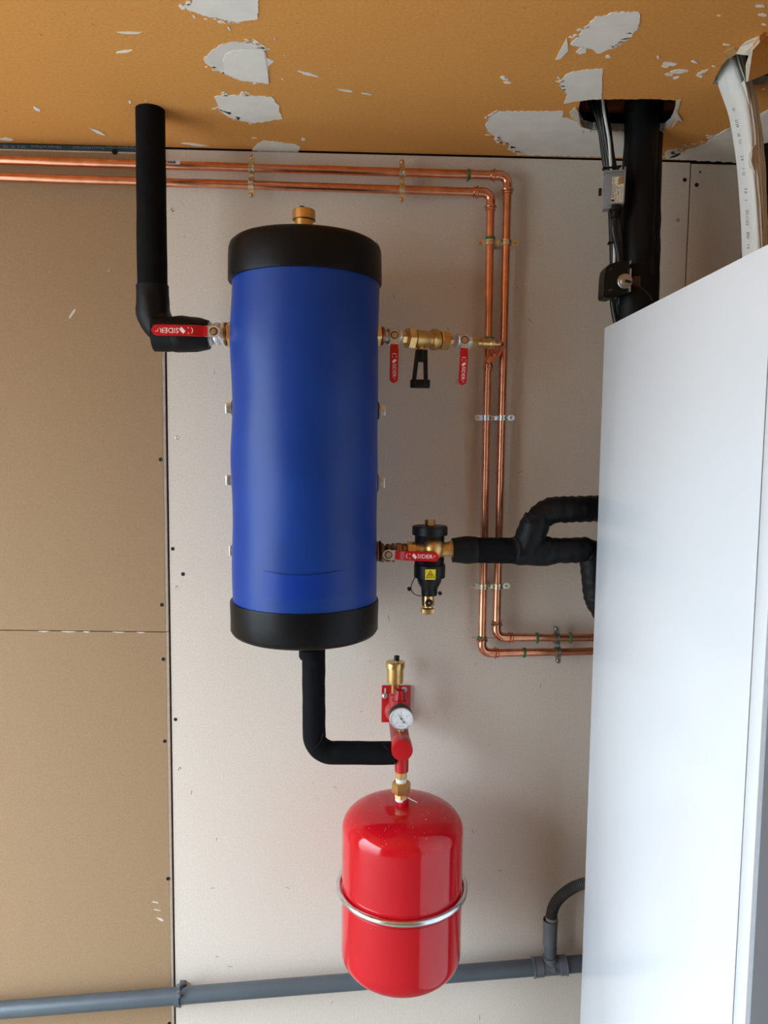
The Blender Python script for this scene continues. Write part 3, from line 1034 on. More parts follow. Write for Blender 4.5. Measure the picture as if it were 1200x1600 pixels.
S().lathe((FX, YT + 0.006, zf(836)), Z, [(0, .0355), (.0005, .0372), (zf(822) - zf(836) - .002, .0372), (zf(822) - zf(836), .035), (zf(822) - zf(836), 0)], 40).build('top_collar', 'black', mf)
S().lathe((FX, YT + 0.008, zf(886)), Z, [((zf(836) - zf(886)) * k_ / 8, .0312) for k_ in range(9)], 40, wob=lambda t, a: -.013 * max(0, math.sin(a)) ** 2 * math.sin(math.pi * t / (zf(836) - zf(886))) ** .6 if t > 1e-5 else 0).build('housing', 'black', mf)
zz0, zz1 = zf(882), zf(903)
S().lathe((FX + .0005, YT + 0.004, zz0), -Z, [(0, .0318), (.001, .0330), (.020, .0330), (.0275, .0325), (.028, .0260), (.034, .0255), (.040, .0235), (.050, .0180), (.053, .0172), (.066, .0165), (.0665, 0)], 40).build('sludge_chamber', 'black', mf)
fitting(mf, 'top_plug', 'hex', V((FX, YT, zf(822))), V((FX, YT, zf(811.5))), 0.0112, 'brass')
dz0 = zf(931)
S().lathe((FX - .002, YT + .004, dz0 + 0.002), -Z, [(0, .0125), (.003, .0138), (.022, .0138), (.024, .011), (.027, .0105)], 28).build('drain_valve', 'brass', mf)
kn = S()
kn.lathe((FX - .002, YT + .004, zf(950.5)), -Z, [(0, .010), (.001, .0136), (.009, .0136), (.010, .010), (.014, .006), (.014, 0)], 20, wob=lambda t, a: 0.0012 * (1 if math.cos(a * 10) > 0 else 0) if 0.0005 < t < 0.0095 else 0)
kn.build('knurled_cap', 'brass', mf)
S().torus(V((FX - .001, YT - 0.0095, zf(940.5))), FRONT, 0.0058, 0.0024, 24, 8).cyl(V((FX - .001, YT - .008, zf(940.5))), V((FX - .001, YT - .011, zf(940.5))), 0.005).build('side_plug', 'black', mf)
S().cyl(V((FX - .001, YT - .010, zf(940.5))), V((FX - .001, YT - .013, zf(940.5))), 0.0024).build('plug_pin', 'brass', mf)
strap = S()
strap.tube(spline([P(648.5, 902, YT - .02), P(644, 911, YT - .02), P(642.3, 919, YT - .02), P(645, 926, YT - .018), P(651, 930, YT - .012), P(658, 931, YT - .008)], 6), 0.0010, 8)
strap.build('cap_strap', 'black', mf)
S().cyl(P(639.3, 920, YT - .02) - Yv * .004, P(639.3, 920, YT - .02) + Yv * .004, 0.0040).build('strap_button', 'black', mf)
S().cyl(P(687.5, 927, YT - .02) - Yv * .004, P(687.5, 927, YT - .02) + Yv * .004, 0.0038).tube([P(687.5, 927, YT - .016), P(682, 926, YT - .006)], 0.001, 6).build('strap_button', 'black', mf)
lab_c = V((FX - .001, YT + 0.004 - 0.0334, (zf(886) + zf(902)) / 2))
lab = S().box(lab_c, (0.0215, 0.0006, 0.0215)).build('warning_label', 'yellow', mf)
tri = [V((lab_c.x + math.cos(a) * .0098, lab_c.y - .0006, lab_c.z - .0018 + math.sin(a) * .0098)) for a in (math.pi / 2, math.pi * 7 / 6, math.pi * 11 / 6)]
s = S()
for i in range(3):
    s.tube([tri[i], tri[(i + 1) % 3]], 0.0006, 6)
mg = lab_c + V((0, -.0006, -.0020))
s.tube([mg + V((-.0022, 0, -.003)), mg + V((-.0022, 0, .001)), mg + V((-.001, 0, .0030)), mg + V((.001, 0, .0030)), mg + V((.0022, 0, .001)), mg + V((.0022, 0, -.003))], 0.0007, 6)
s.build('warning_symbol', 'ink', lab)

# insulated branch pipe going behind the cabinet
bp = thing('insulated_branch_pipe', 'black taped foam pipe with upper and lower branches running behind the white cabinet', 'pipe', P(840, 890, YT))
q0, q1 = P(706, 860, YT), P(822, 860, YT)
pth = resample([q0 + X * .001, P(745, 859, YT)], 0.006)
rr_ = [.0255, .0262, .0275, .0285, .0292, .0295, .0293, .0288, .0280, .0275]
S().tube(pth, [rr_[min(i, 9)] for i in range(len(pth))], 28, wob=corner_wob(0, 15, .0014)).build('end_wrap', 'tape', bp, 60)
S().tube(resample([P(743, 859.5, YT), P(838, 861, YT)], 0.01), 0.0272, 28, wob=corner_wob(0, 17, .0008)).build('main_sleeve', 'foam', bp, 60)
# upper branch
up = fillet([P(818, 866, YT + .004), P(847, 797, YT + .006), P(960, 794, YT + .03)], [0, 0.050, 0], 14)
up = resample(up, 0.006)
S().tube(up, 0.0278, 32, wob=lambda i, a: 0.0011 * math.sin(i * 2.1 + 3 * nz(math.cos(a) * 2, math.sin(a) * 2, i * .2)) + .0012 * nz(i * .3, math.cos(a), math.sin(a))).build('upper_branch', 'tape', bp, 60)
# wrap at the fork
def swell(p0, p1, r0, r1, seed):
    pth_ = resample([p0, p1], .005)
    m_ = len(pth_) - 1
    return S().tube(pth_, [r0 + (r1 - r0) * min(1, 1.6 * math.sin(math.pi * i / m_)) for i in range(m_ + 1)], 28, wob=corner_wob(0, seed, .0022))


swell(P(798, 859, YT), P(868, 862, YT), .0262, .0320, 21).build('fork_wrap', 'tape', bp, 60)
swell(P(817, 874, YT - .003), P(840, 806, YT - .002), .0262, .0308, 24).build('fork_wrap', 'tape', bp, 60)
for pts_ in ([(803, 838), (812, 858), (808, 874)], [(838, 818), (826, 845), (812, 872)], [(818, 803), (826, 815), (832, 822)], [(860, 846), (853, 862), (848, 877)]):
    S().tube(spline([P(u_, v_, YT - .0318) for u_, v_ in pts_], 5), .0009, 6).build('tape_edge', 'black', bp)
lowb = fillet([P(846, 861, YT), P(924, 859, YT + .006), P(932, 935, YT + .02), P(968, 1000, YT + .05)], [0, .018, .05, 0], 10)
lowb = resample(lowb, .006)
S().tube(lowb, [0.0268 - 0.0045 * max(0, (i / len(lowb) - .5)) for i in range(len(lowb))], 30, wob=lambda i, a: 0.0009 * math.sin(i * 1.7 + 3 * nz(math.cos(a) * 2, math.sin(a) * 2, i * .2)) + .0014 * nz(i * .3, math.cos(a), math.sin(a) + 4)).build('lower_branch', 'tape', bp, 60)

# ================================================================== copper pipes
RC = 0.0092


def copper_run(label, pts, corner_r):
    t = thing('copper_pipe', label, 'pipe', pts[-1], None)
    pts = [V(p) for p in pts]
    n = len(pts)
    trim = corner_r + 0.012
    for i in range(n - 1):
        a, b = pts[i], pts[i + 1]
        d = (b - a).normalized()
        a2 = a + d * trim if i > 0 else a
        b2 = b - d * trim if i < n - 2 else b
        k = max(2, int((b2 - a2).length / 0.05))
        pp = [a2.lerp(b2, j / k) for j in range(k + 1)]
        pp = [p + V((0, 0.0008 * nz(j * .7, i, 0), 0.0010 * nz(j * .6, i, 5))) * (0 if j in (0, k) else 1) for j, p in enumerate(pp)]
        S().tube(pp, RC, 24).build('tube', 'copper', t, 60)
    for i in range(1, n - 1):
        b = pts[i]
        d0, d1 = (pts[i - 1] - b).normalized(), (pts[i + 1] - b).normalized()
        path = fillet([b + d0 * (trim + .006), b, b + d1 * (trim + .006)], [0, corner_r, 0], 12)
        el = S().tube(path, RC + 0.0014, 24).build('elbow', 'copper2', t, 60)
        for d in (d0, d1):
            S().torus(b + d * (trim - 0.001), d, RC + 0.0022, 0.0026, 28, 10).build('bead', 'copper2', el)
            S().torus(b + d * (trim + 0.006), d, RC + 0.0012, 0.0016, 28, 8).build('bead', 'copper2', el)
    return t


cA = copper_run('upper and outer copper pipe, right-hand one of the vertical pair', [P(-60, 248.5, YP), P(793.5, 274.5, YP), P(775.5, 996, YP), P(1000, 996, YP)], 0.020)
cB = copper_run('lower and inner copper pipe, left-hand one of the vertical pair, with the tee', [P(-60, 275, YP), P(767, 301, YP), P(753, 1020.5, YP), P(1000, 1016.5, YP)], 0.020)
# tee on the inner pipe
S().tube([P(764, 533, YP), P(762.5, 573, YP)], RC + 0.0014, 24).build('tee', 'copper2', cB)
S().lathe(P(762.7, 571, YP), V((0, 0, -1)), [(0, RC + .001), (.001, RC + .003), (.005, RC + .003), (.007, RC + .001), (.012, RC + .001), (.013, RC)], 24).build('tee_collar', 'copper2', cB)
S().cyl(V((tee_c.x + .001, YP - RC * .3, tee_c.z + .004)), V((tee_c.x + .003, YP - 0.026, tee_c.z + .006)), RC + .0012).build('tee_branch', 'copper2', cB)
# paper barcode stuck on the upper pipe
q = P(271, 254.0, YP - RC - .0006)
st = S().prism([P(261, 250.8, q.y), P(281, 251.3, q.y), P(281, 256.8, q.y), P(261, 256.3, q.y)], V((0, 0.0012, 0))).build('barcode_sticker', 'sticker', cA)
s = S()
for i in range(9):
    a = P(262.5 + i * 1.5, 251.8, q.y - .0003)
    b = P(262.5 + i * 1.5, 255.4, q.y - .0003)
    s.tube([a, b], 0.0005 if i % 3 else 0.0009, 5)
s.build('barcode', 'ink', st)


def tie(parent, c, d, tail=None, r=RC):
    s = S()
    s.lathe(V(c) - V(d).normalized() * .0035, d, [(0, r + .0004), (.0005, r + .0022), (.0065, r + .0022), (.007, r + .0004)], 20,
            wob=lambda t, a: 0.0011 * nz(math.cos(a) * 3 + c.x * 90, math.sin(a) * 3, t * 700))
    if tail:
        s.tube(spline([V(c) + V(tail) * .3 + FRONT * (r + .002), V(c) + V(tail) * .7 + FRONT * (r * .8), V(c) + V(tail) + FRONT * .004], 4), 0.0022, 7)
    s.build('green_tie', 'green', parent)


tie(cA, P(732.5, 272.5, YP), X, tail=(-.004, 0, -.017))
tie(cB, P(766, 373, YP), Z)
tie(cB, P(764.5, 529, YP), Z)
tie(cB, P(753.5, 996.5, YP), Z, tail=(-.010, 0, .004))
tie(cA, P(776, 973, YP), Z)
tie(cA, P(839, 996, YP), X, tail=(0, 0, -.012))
tie(cA, P(891, 996, YP), X, tail=(-.002, 0, -.012))
tie(cB, P(819, 1019.5, YP), X)
s = S()
s.tube([P(737, 996.5, YP - .004), P(775, 996.8, YP - .012)], 0.0006, 5).build('loose_wire', 'green', cB)


# ------------------------------------------------------------------ double pipe clips
def clip(label, pa, pb, pdir, mat='zinc', mate='zinc'):
    pa, pb = V(pa), V(pb)
    d = (pb - pa).normalized()
    pd_ = V(pdir).normalized()
    t = thing('pipe_clip', label, 'pipe clip', (pa + pb) / 2 + V((0, -YP, 0)), 'double pipe clips holding the copper pipes')
    w = 0.0115
    for c in (pa, pb):
        sd = S()
        ri, ro = RC + .0003, RC + .0036
        sd.lathe(c - pd_ * w / 2, pd_, [(0, ri), (0, ro), (w * .30, ro), (w * .36, ro - .0018), (w * .64, ro - .0018), (w * .70, ro), (w, ro), (w, ri)], 28, cap=False)
        sd.build('saddle', mat, t)
    ext = 0.0165
    m = (pa + pb) / 2
    L = (pb - pa).length - 2 * (RC + .002)
    S().box(m, (L, 0.0042, w), (d, Yv, pd_), bev=.0006).build('strap', mat, t)
    for c, sg in ((pa, -1), (pb, 1)):
        e = c + d * sg * (RC + .002 + ext * .62)
        poly = [c + d * sg * (RC - .001) + pd_ * w * .5, c + d * sg * (RC - .001) - pd_ * w * .5]
        for k_ in range(9):
            an = -math.pi / 2 + math.pi * k_ / 8
            poly.append(e + d * sg * math.cos(an) * w * .55 + pd_ * math.sin(an) * w * .55)
        S().prism([p_ - Yv * .0022 for p_ in poly], Yv * .0044).build('lug', mat, t)
    for c, sg in ((pa, -1), (pb, 1)):
        e = c + d * sg * (RC + .002 + ext * .62)
        sc = S().lathe(e + FRONT * .0020, FRONT, [(0, .0042), (.001, .0042), (.0028, .0026), (.0030, 0)], 16).build('screw', mate, t)
        S().box(e + FRONT * .0048, (.0042, .0006, .0010), (d, Yv, pd_)).build('screw_slot', 'ink', sc)
    S().box(m + FRONT * .003, (L * .62, .005, w * .92), (d, Yv, pd_), bev=.001).build('spacer_nut', mat, t)
    S().cyl(m, V((m.x, 0.002, m.z)), .0035).build('wall_stud', 'zincgrey', t)
    return t


clip('pipe clip on the top pipes above the left edge of the blue tank', P(393.5, 262, YP), P(393, 288.5, YP), X)
clip('pipe clip on the top pipes above the gap right of the blue tank', P(628.5, 269.3, YP), P(628, 296.4, YP), X)
clip('uppermost clip on the vertical copper pipes', P(765.5, 379.5, YP), P(791, 379.8, YP), Z)
clip('pale clip on the vertical copper pipes just below the hanging red levers', P(760.3, 653, YP), P(785, 653, YP), Z, 'galv', 'galv')
clip('lowest clip on the vertical copper pipes, under the black foam branch', P(755.5, 915.5, YP), P(778, 915.5, YP), Z)
clip('dark clip on the short lower copper pipes beside the white cabinet', P(870, 996, YP), P(871.3, 1018.6, YP), X, 'zincgrey', 'zincgrey')

# ================================================================== lower foam pipe from the tank to the safety group
lp = thing('insulated_pipe', 'short L-shaped black foam pipe from the tank bottom to the red safety group', 'pipe', P(495, 1194, YT))
pa = P(490, 1010, YT)
pbt = P(491.5, 1176, YT)
pc_ = P(616, 1176.5, YT)
S().tube(resample(fillet([pa, V((pa.x + .002, YT, pbt.z)), V((pc_.x, YT, pc_.z))], [0, .040, 0], 14), .01), 0.0243, 32, wob=corner_wob(0, 30, .0010)).build('foam_sleeve', 'foam', lp, 60)
S().lathe(P(486.5, 1014, YT - .004), V((0.02, 0, -1)), [(0, .026), (.014, .0265), (.020, .024), (.022, .018)], 32).build('foam_collar', 'foam', lp)
S().torus(P(489, 1036, YT - .004), V((0.3, -0.9, 0.1)), 0.010, 0.005, 24, 8).build('foam_lip', 'foam', lp)
jn = P(497, 1163, YT)
S().tube([P(505, 1146, YT - .022), P(500, 1160, YT - .0235), P(489, 1173, YT - .0245)], 0.0012, 6).build('glue_seam', 'black', lp)
S().tube([P(596, 1159, YT - .019), P(604, 1170, YT - .0255), P(613, 1184, YT - .021)], 0.0008, 6).build('glue_seam', 'black', lp)

# ================================================================== red safety group
wc = P(616, 1100, 0.0)
GX, GZ = P(622.5, 1130, -0.10).x, P(628, 1172, -0.235).z
sg_ = thing('safety_group', 'red boiler safety group with gauge and brass air vent bolted to wall', 'safety valve', (GX, -0.1, GZ - 0.04))
pc0, pc1 = P(596.5, 1071, -0.003), P(641, 1128, -0.003)
pl = S().box(((pc0.x + pc1.x) / 2, -0.0035, (pc0.z + pc1.z) / 2), (pc1.x - pc0.x, 0.005, pc0.z - pc1.z), bev=.001).build('wall_plate', 'red2', sg_)
for px, py in ((601.3, 1087), (631.5, 1077.5)):
    c = P(px, py, -.006)
    S().cyl(c, c + FRONT * .0025, .0072).build('washer', 'steel', pl)
    S().lathe(c + FRONT * .002, FRONT, [(0, .0052), (.003, .005), (.0045, .003), (.0030, .0026), (.0030, 0)], 16).build('screw', 'galv', pl)
c = P(602, 1079, -.0062)
S().box(c, (.0038, .0012, .012), bev=.0005).build('slot', 'sticker', pl)
S().lathe((GX, -.004, GZ), FRONT, [(0, .028), (.006, .027), (.012, .0215), (.03, .0205), (.10, .0205), (.19, .0205), (.205, .0205)], 36).build('body', 'reddust', sg_)
# round blank cap facing the room
fcx = P(628.5, 1172, -.240)
S().lathe((fcx.x, -.195, GZ), FRONT, [(0, .0205), (.004, .0222), (.042, .0226), (.0445, .0215), (.0450, .019), (.0450, 0)], 44).build('blank_cap', 'red2', sg_)
# bottom outlet
ox = P(627.5, 1195, -.205).x
S().lathe((ox, -.205, GZ - .012), -Z, [(0, .0165), (.010, .0152), (GZ - .012 - P(627, 1205, -.205).z - .001, .0150), (GZ - .012 - P(627, 1205, -.205).z, .0138)], 30).build('bottom_outlet', 'red2', sg_)
# brass air vent at the back
vx = P(617.5, 1056, -.055)


def zg(py, y):
    return P(620, py, y).z


av2 = S().lathe((vx.x, -.055, zg(1068, -.055)), Z, [(0, .014), (.003, .0188), (.005, .0192), (zg(1042, -.055) - zg(1068, -.055), .0195)], 36).build('air_vent', 'brass_cast', sg_)
zc = zg(1043, -.055)
S().lathe((vx.x, -.055, zc), Z, [(0, .0200), (.0005, .0222), (.011, .0226), (.0135, .0215), (.014, .006), (.014, 0)], 60,
          wob=lambda t, a: (.0004 if math.sin(a * 30) > 0 else 0) if .0004 < t < .0115 else 0).build('vent_cap', 'brass', av2)
S().cyl((vx.x + .003, -.058, zc + .012), (vx.x + .003, -.058, zc + .018), .0042).build('vent_nipple', 'brass', av2)
S().cyl((vx.x + .003, -.058, zc + .017), (vx.x + .003, -.058, zc + .029), .0062).build('vent_plug', 'black', av2)
S().cyl((vx.x, -.055, GZ + .010), (vx.x, -.055, zg(1084, -.055)), .0140).build('vent_boss', 'red2', sg_)
S().hexa((vx.x, -.055, zg(1085, -.055)), (vx.x, -.055, zg(1068, -.055) + .002), .0085).build('vent_neck', 'brass', av2)
# safety valve knob
sx_ = P(624.5, 1090, -.115)
zk0, zk1 = zg(1096, -.115), zg(1078, -.115)
kb = S().lathe((sx_.x, -.115, GZ + .012), Z, [(0, .0155), (zk0 - GZ - .014, .0160), (zk0 - GZ - .012, .0178), (zk0 - GZ - .007, .0178)], 32).build('relief_valve', 'red2', sg_)
S().lathe((sx_.x, -.115, zk0), Z, [(0, .0165), (.001, .0172), (.005, .0170), (.006, .0155), (zk1 - zk0, .0108), (zk1 - zk0 + .0008, .0094), (zk1 - zk0 - .004, .006), (zk1 - zk0 - .004, 0)], 24,
          wob=lambda t, a: -.0005 * (1 if math.cos(a * 8) > .3 else 0) if t > .006 else 0).build('relief_knob', 'red2', kb)
# pressure gauge
gY = -0.190
gc = P(627, 1123, gY)
GR = 0.0252
gau = S().lathe(gc + Yv * .026, FRONT, [(0, GR * .90), (.002, GR), (.024, GR), (.0262, GR - .0006), (.0266, GR - .0022), (.0250, GR - .0026)], 48, cap=True).build('pressure_gauge', 'black', sg_)
S().torus(gc + FRONT * .0004, FRONT, GR - .0010, .0013, 48, 8).build('bezel', 'alu', gau)
dl = S().lathe(gc + Yv * .0012, FRONT, [(0, GR - .002), (.0006, GR - .002), (.0006, 0)], 48).build('dial', 'dial', gau)
s = S()
dc = gc + FRONT * -.0004
for i in range(17):
    a = math.radians(225 - 270 * i / 16)
    r0 = GR * (.74 if i % 4 else .68)
    u_ = V((math.cos(a), 0, math.sin(a)))
    s.box(dc + u_ * (r0 + GR * .82) / 2, (GR * .82 - r0, .0002, .0004 if i % 4 else .0008), (u_, Yv, u_.cross(Yv)))
s.build('scale', 'ink', dl)
for i, tx in enumerate(('0', '1', '2', '3', '4')):
    a = math.radians(225 - 270 * i / 4)
    text(dl, 'numeral', tx, dc + V((math.cos(a), 0, math.sin(a))) * GR * .52 + FRONT * .0001, X, Z, .0062, 'ink', .00005)
text(dl, 'unit', 'bar', dc + V((0, 0, GR * .26)), X, Z, .0042, 'inkteal', .00005)
text(dl, 'class', '1,6', dc + V((-.001, 0, -GR * .36)), X, Z, .0040, 'ink', .00005)
text(dl, 'maker_line', 'AFRISO', dc + V((0, 0, -GR * .70)), X, Z, .0042, 'inkteal', .00005)
na = math.radians(125)
nd = V((math.cos(na), 0, math.sin(na)))
nn = nd.cross(Yv)
s = S()
s.prism([dc + FRONT * .0012 + nd * GR * .74, dc + FRONT * .0012 + nn * .0009 - nd * GR * .05, dc + FRONT * .0012 + nn * .0007 - nd * GR * .2, dc + FRONT * .0012 + nn * .0026 - nd * GR * .46,
         dc + FRONT * .0012 - nn * .0026 - nd * GR * .46, dc + FRONT * .0012 - nn * .0007 - nd * GR * .2, dc + FRONT * .0012 - nn * .0009 - nd * GR * .05], FRONT * .0004)
s.cyl(dc, dc + FRONT * .0022, .0024)
s.build('needle', 'ink', dl)
S().lathe(gc + FRONT * .0016, FRONT, [(0, GR - .0022), (.0006, GR - .0022)], 40).build('glass', 'glass', gau)
S().cyl(gc + Yv * .012 - Z * .020, V((gc.x, gc.y + .012, GZ + .012)), .0075).build('gauge_stem', 'brass', gau)

# ================================================================== red expansion vessel
YE = -0.200
EX = P(627.5, 1400, YE).x
zn = P(628, 1251, YE).z
zsh = P(628, 1292, YE).z
zlo = P(628, 1478, YE).z
ER = 0.1305
ev = thing('expansion_vessel', 'glossy red expansion vessel held by a silver ring', 'pressure vessel', (EX, YE, zlo - .05))
prof = []
dome = (zn - 0.008) - zsh
prof.append((zlo - .055, 0.0))
for i in range(1, 15):
    a = math.pi / 2 * i / 14
    prof.append((zlo - .055 * math.cos(a) ** 0.9 if i < 14 else zlo, ER * math.sin(a) ** 0.72))
k = 20
for i in range(1, k):
    prof.append((zlo + (zsh - zlo) * i / k, ER))
for i in range(0, 17):
    a = math.pi / 2 * i / 16
    # torispherical top
    prof.append((zsh + dome * math.sin(a) ** 0.95, ER * max(0.0, math.cos(a)) ** 0.62))
prof = [(t - zlo, r) for t, r in prof]
S().lathe((EX, YE, zlo), Z, prof, 96).build('shell', 'red', ev, 70)
ds = S()
rnd = random.Random(12)
for i in range(170):
    # paint dust and grit lying on the dome
    k_ = rnd.randint(len(prof) - 16, len(prof) - 3)
    f_ = rnd.random()
    t_ = prof[k_][0] + (prof[k_ + 1][0] - prof[k_][0]) * f_
    r_ = prof[k_][1] + (prof[k_ + 1][1] - prof[k_][1]) * f_
    an = rnd.uniform(0, 2 * math.pi)
    c_ = V((EX + math.cos(an) * r_, YE + math.sin(an) * r_, zlo + t_))
    sz_ = rnd.uniform(.0004, .0011) * (1.5 if rnd.random() < .1 else 1)
    ds.box(c_, (sz_ * rnd.uniform(.6, 1.6), sz_, sz_ * .8))
ds.build('dust_specks', 'dust', ev)['kind'] = 'stuff'
S().cyl((EX, YE, zn - .014), (EX, YE, zn + .006), .0125).build('neck', 'red2', ev)
S().torus((EX, YE, P(628, 1381, YE).z), Z, ER + .0068, .0062, 72, 14).build('clamp_ring', 'galv', ev)
S().box((EX, -.035, P(628, 1381, YE).z), (.04, .068, .012), bev=.002).build('wall_bracket', 'galv', ev)
S().torus((EX, YE, P(628, 1392, YE).z), Z, ER - .0006, .0016, 72, 8).build('seam', 'red2', ev)

# brass union joining vessel and safety group
un = thing('union_fitting', 'brass union with white sealing tape on top of the red vessel', 'fitting', (EX, YE, zn))


def ze(py):
    return P(628, py, YE - .0).z


ux = ox
S().hexa((ux, YE, ze(1216)), (ux, YE, ze(1204)), .0128, .2).build('hexagon_nipple', 'brass', un)
S().cyl((ux, YE, ze(1223)), (ux, YE, ze(1215)), .0120).build('sealing_tape', 'ptfe', un)
S().hexa((ux, YE, ze(1239)), (ux, YE, ze(1221)), .0205, .1, .003).build('union_nut', 'brass', un)
S().hexa((ux, YE, ze(1246)), (ux, YE, ze(1236)), .0142, .35).build('union_tail', 'brass', un)
tp = S().cyl((ux, YE, ze(1251)), (ux, YE, ze(1245)), .0128)
tp.tube(spline([P(637, 1246, YE - .012), P(642, 1249, YE - .02), P(646, 1251, YE - .03), P(652, 1254, YE - .034)], 5), .0006, 6)
tp.build('sealing_tape', 'ptfe', un)

# ================================================================== grey drain pipe
YD = -0.045
RP = 0.0192
da, db = P(-60, 1583, YD), P(1010, 1497.5, YD)
dd = (db - da).normalized()
dr = thing('drain_pipe', 'grey plastic drain pipe sloping along the wall bottom', 'pipe', (da + db) / 2 - Z * .02)
S().tube(resample([da, db], .05), RP, 32).build('tube', 'pvc', dr)


def ond(px):
    lo, hi = 0.0, 1.0
    for _ in range(40):
        mid = (lo + hi) / 2
        q_ = ROT.transposed() @ (da.lerp(db, mid) - CAM)
        if 600 + F_PX * q_.x / -q_.z < px:
            lo = mid
        else:
            hi = mid
    return da.lerp(db, lo)


S().lathe(ond(832.5), dd, [(0, RP), (0, RP + .0048), (.0025, RP + .0052), (.003, RP + .0036), (.024, RP + .0034), (.025, RP + .0012)], 36).build('tee_socket', 'pvc2', dr)
S().tube([ond(846), ond(876)], RP + .0016, 32).build('tee_body', 'pvc2', dr)
S().lathe(ond(873), dd, [(0, RP + .0012), (.001, RP + .0036), (.016, RP + .0036), (.0165, RP + .0052), (.019, RP + .0050), (.0195, RP)], 36).build('tee_socket', 'pvc2', dr)
jt = P(859, 1507, YD)
S().tube(resample([V((jt.x + .004, YD, jt.z - .002)), P(859.5, 1494, YD)], .01), [RP - .001, RP - .001, RP - .001][:len(resample([V((jt.x + .004, YD, jt.z - .002)), P(859.5, 1494, YD)], .01))] or RP, 32).build('tee_branch', 'pvc2', dr)
t0 = P(859.5, 1497, YD)
S().lathe(t0, Z, [(0, .0168), (.006, .0168), (.0065, .0152), (P(859, 1474, YD).z - t0.z, .0152)], 32).build('riser', 'pvc', dr)
S().lathe(P(859, 1476, YD), Z, [(0, .0150), (.001, .0170), (.040, .0172), (P(859, 1437, YD).z - P(859, 1476, YD).z, .0180), (P(859, 1437, YD).z - P(859, 1476, YD).z, .0160), (.03, .0155), (.03, 0)], 32).build('riser_socket', 'pvc2', dr)
S().cyl(P(865, 1516, YD - .018), P(865, 1516, YD - .0225), .0066).build('cast_mark', 'pvc2', dr)
# corrugated hose
hs = thing('drain_hose', 'grey ribbed hose plugged into the drain riser beside the cabinet', 'hose', P(861, 1440, YD))
hp = spline([P(861, 1446, YD), P(861.5, 1432, YD), P(865, 1417, YD - .004), P(874, 1403, YD - .010), P(890, 1390, YD - .018), P(910, 1381, YD - .026), P(950, 1374, YD - .03)], 30)
S().tube(hp, 0.0125, 24, wob=lambda i, a: 0.0010 * math.sin(i * math.pi / 1.5)).build('ribbed_tube', 'hose', hs, 70)
S().lathe(P(861, 1446, YD), V((0.04, 0, 1)), [(0, .0142), (.022, .0146), (.0225, .0130)], 30).build('end_sleeve', 'sleevegrey', hs)
# clip on the left
cc_ = ond(279)
cp = thing('drain_clip', 'grey plastic clip holding the drain pipe at the board joint', 'pipe clip', cc_ - Z * .024)
s = S()
s.lathe(cc_ - dd * .006, dd, [(0, RP + .0004), (0, RP + .0040), (.012, RP + .0040), (.012, RP + .0004)], 36, cap=False).build('ring', 'pvc', cp)
for k, (py, h) in enumerate(((1540, .006), (1549, .005), (1556, .010))):
    q_ = P(279, py, YD - RP * (.6 if k == 0 else .95) - .003)
    S().box(q_, (.009, .005, h), bev=.0008).build('tooth', 'pvc2', cp)
S().tube(fillet([cc_ + Z * (RP + .001) + Yv * .0, cc_ + Z * (RP + .009) + X * .006, cc_ + Z * (RP - .002) + X * .014 + Yv * .015], [0, .005, 0], 5), .004, 10).build('hook', 'pvc', cp)
S().box((cc_.x, YD / 2 + .006, cc_.z), (.012, -YD - RP + .030, .012)).build('foot', 'pvc', cp)
S().cyl(P(281, 1572, -.003), P(281, 1572, -.02), .0022).cyl(P(281, 1572, -.018), P(281, 1572, -.022), .0042).build('screw', 'zincgrey', cp)

# ================================================================== white cabinet
YC = -0.26
k_top, k_bot = P(944, 512.5, YC), P(907, 1600, YC)
kx = (k_top.x + k_bot.x) / 2
ztop = k_top.z
kf = PZ(1200, 381, ztop)
kd = V((kf.x - k_top.x, kf.y - k_top.y, 0)).normalized()
knn = V((kd.y, -kd.x, 0))
if knn.x > 0:
    knn = -knn
kw = -knn                         # towards the far side of the cabinet
back = V((kx, YC, 0))


def side_d(px, py):
    """distance from the back edge along the side panel"""
    p = PXL(px, py, V((kx, YC, 0)), knn)
    return (p - back).dot(kd)


d_seam = side_d(1171, 1100)
d_edge = side_d(1192.5, 1100)
print('cabinet', kx, ztop, d_seam, d_edge, kd)
cab = thing('heat_pump_cabinet', 'tall glossy white cabinet of the heat pump standing in front of wall', 'cabinet', back + kd * .3 + kw * .3)
WID = 0.60


def cab_box(d0, d1, w0, w1, z0, z1, bev=.0):
    c = back + kd * (d0 + d1) / 2 + kw * (w0 + w1) / 2 + Z * (z0 + z1) / 2
    return S().box(c, (d1 - d0, w1 - w0, z1 - z0), (kd, kw, Z), bev=bev)


cab_box(0, d_seam - .0012, 0, .0015, .03, ztop, .0005).build('side_panel', 'white', cab)
cab_box(0, d_seam - .0012, WID - .0015, WID, .03, ztop, .0005).build('side_panel', 'white', cab)
cab_box(.001, d_seam - .002, .0018, WID - .0018, ztop - .004, ztop - .0005, .0).build('top_panel', 'white', cab)
cab_box(.0005, .002, .002, WID - .002, .03, ztop - .002).build('back_panel', 'galv', cab)
cab_box(d_seam - .004, d_seam - .0015, .003, WID - .003, .03, ztop - .006).build('chassis', 'dark', cab)
cab_box(d_seam + .0008, d_edge - .001, -.0005, WID, .06, ztop - .001, .0022).build('front_frame', 'white', cab)
cab_box(d_edge - .004, d_edge + .003, .0035, WID - .0035, .064, ztop - .008, .001).build('front_panel', 'front', cab)
for dd_, ww in ((.06, .06), (.06, WID - .06), (d_seam - .06, .06), (d_seam - .06, WID - .06)):
    S().cyl(back + kd * dd_ + kw * ww, back + kd * dd_ + kw * ww + Z * .032, .022).build('foot', 'black', cab)

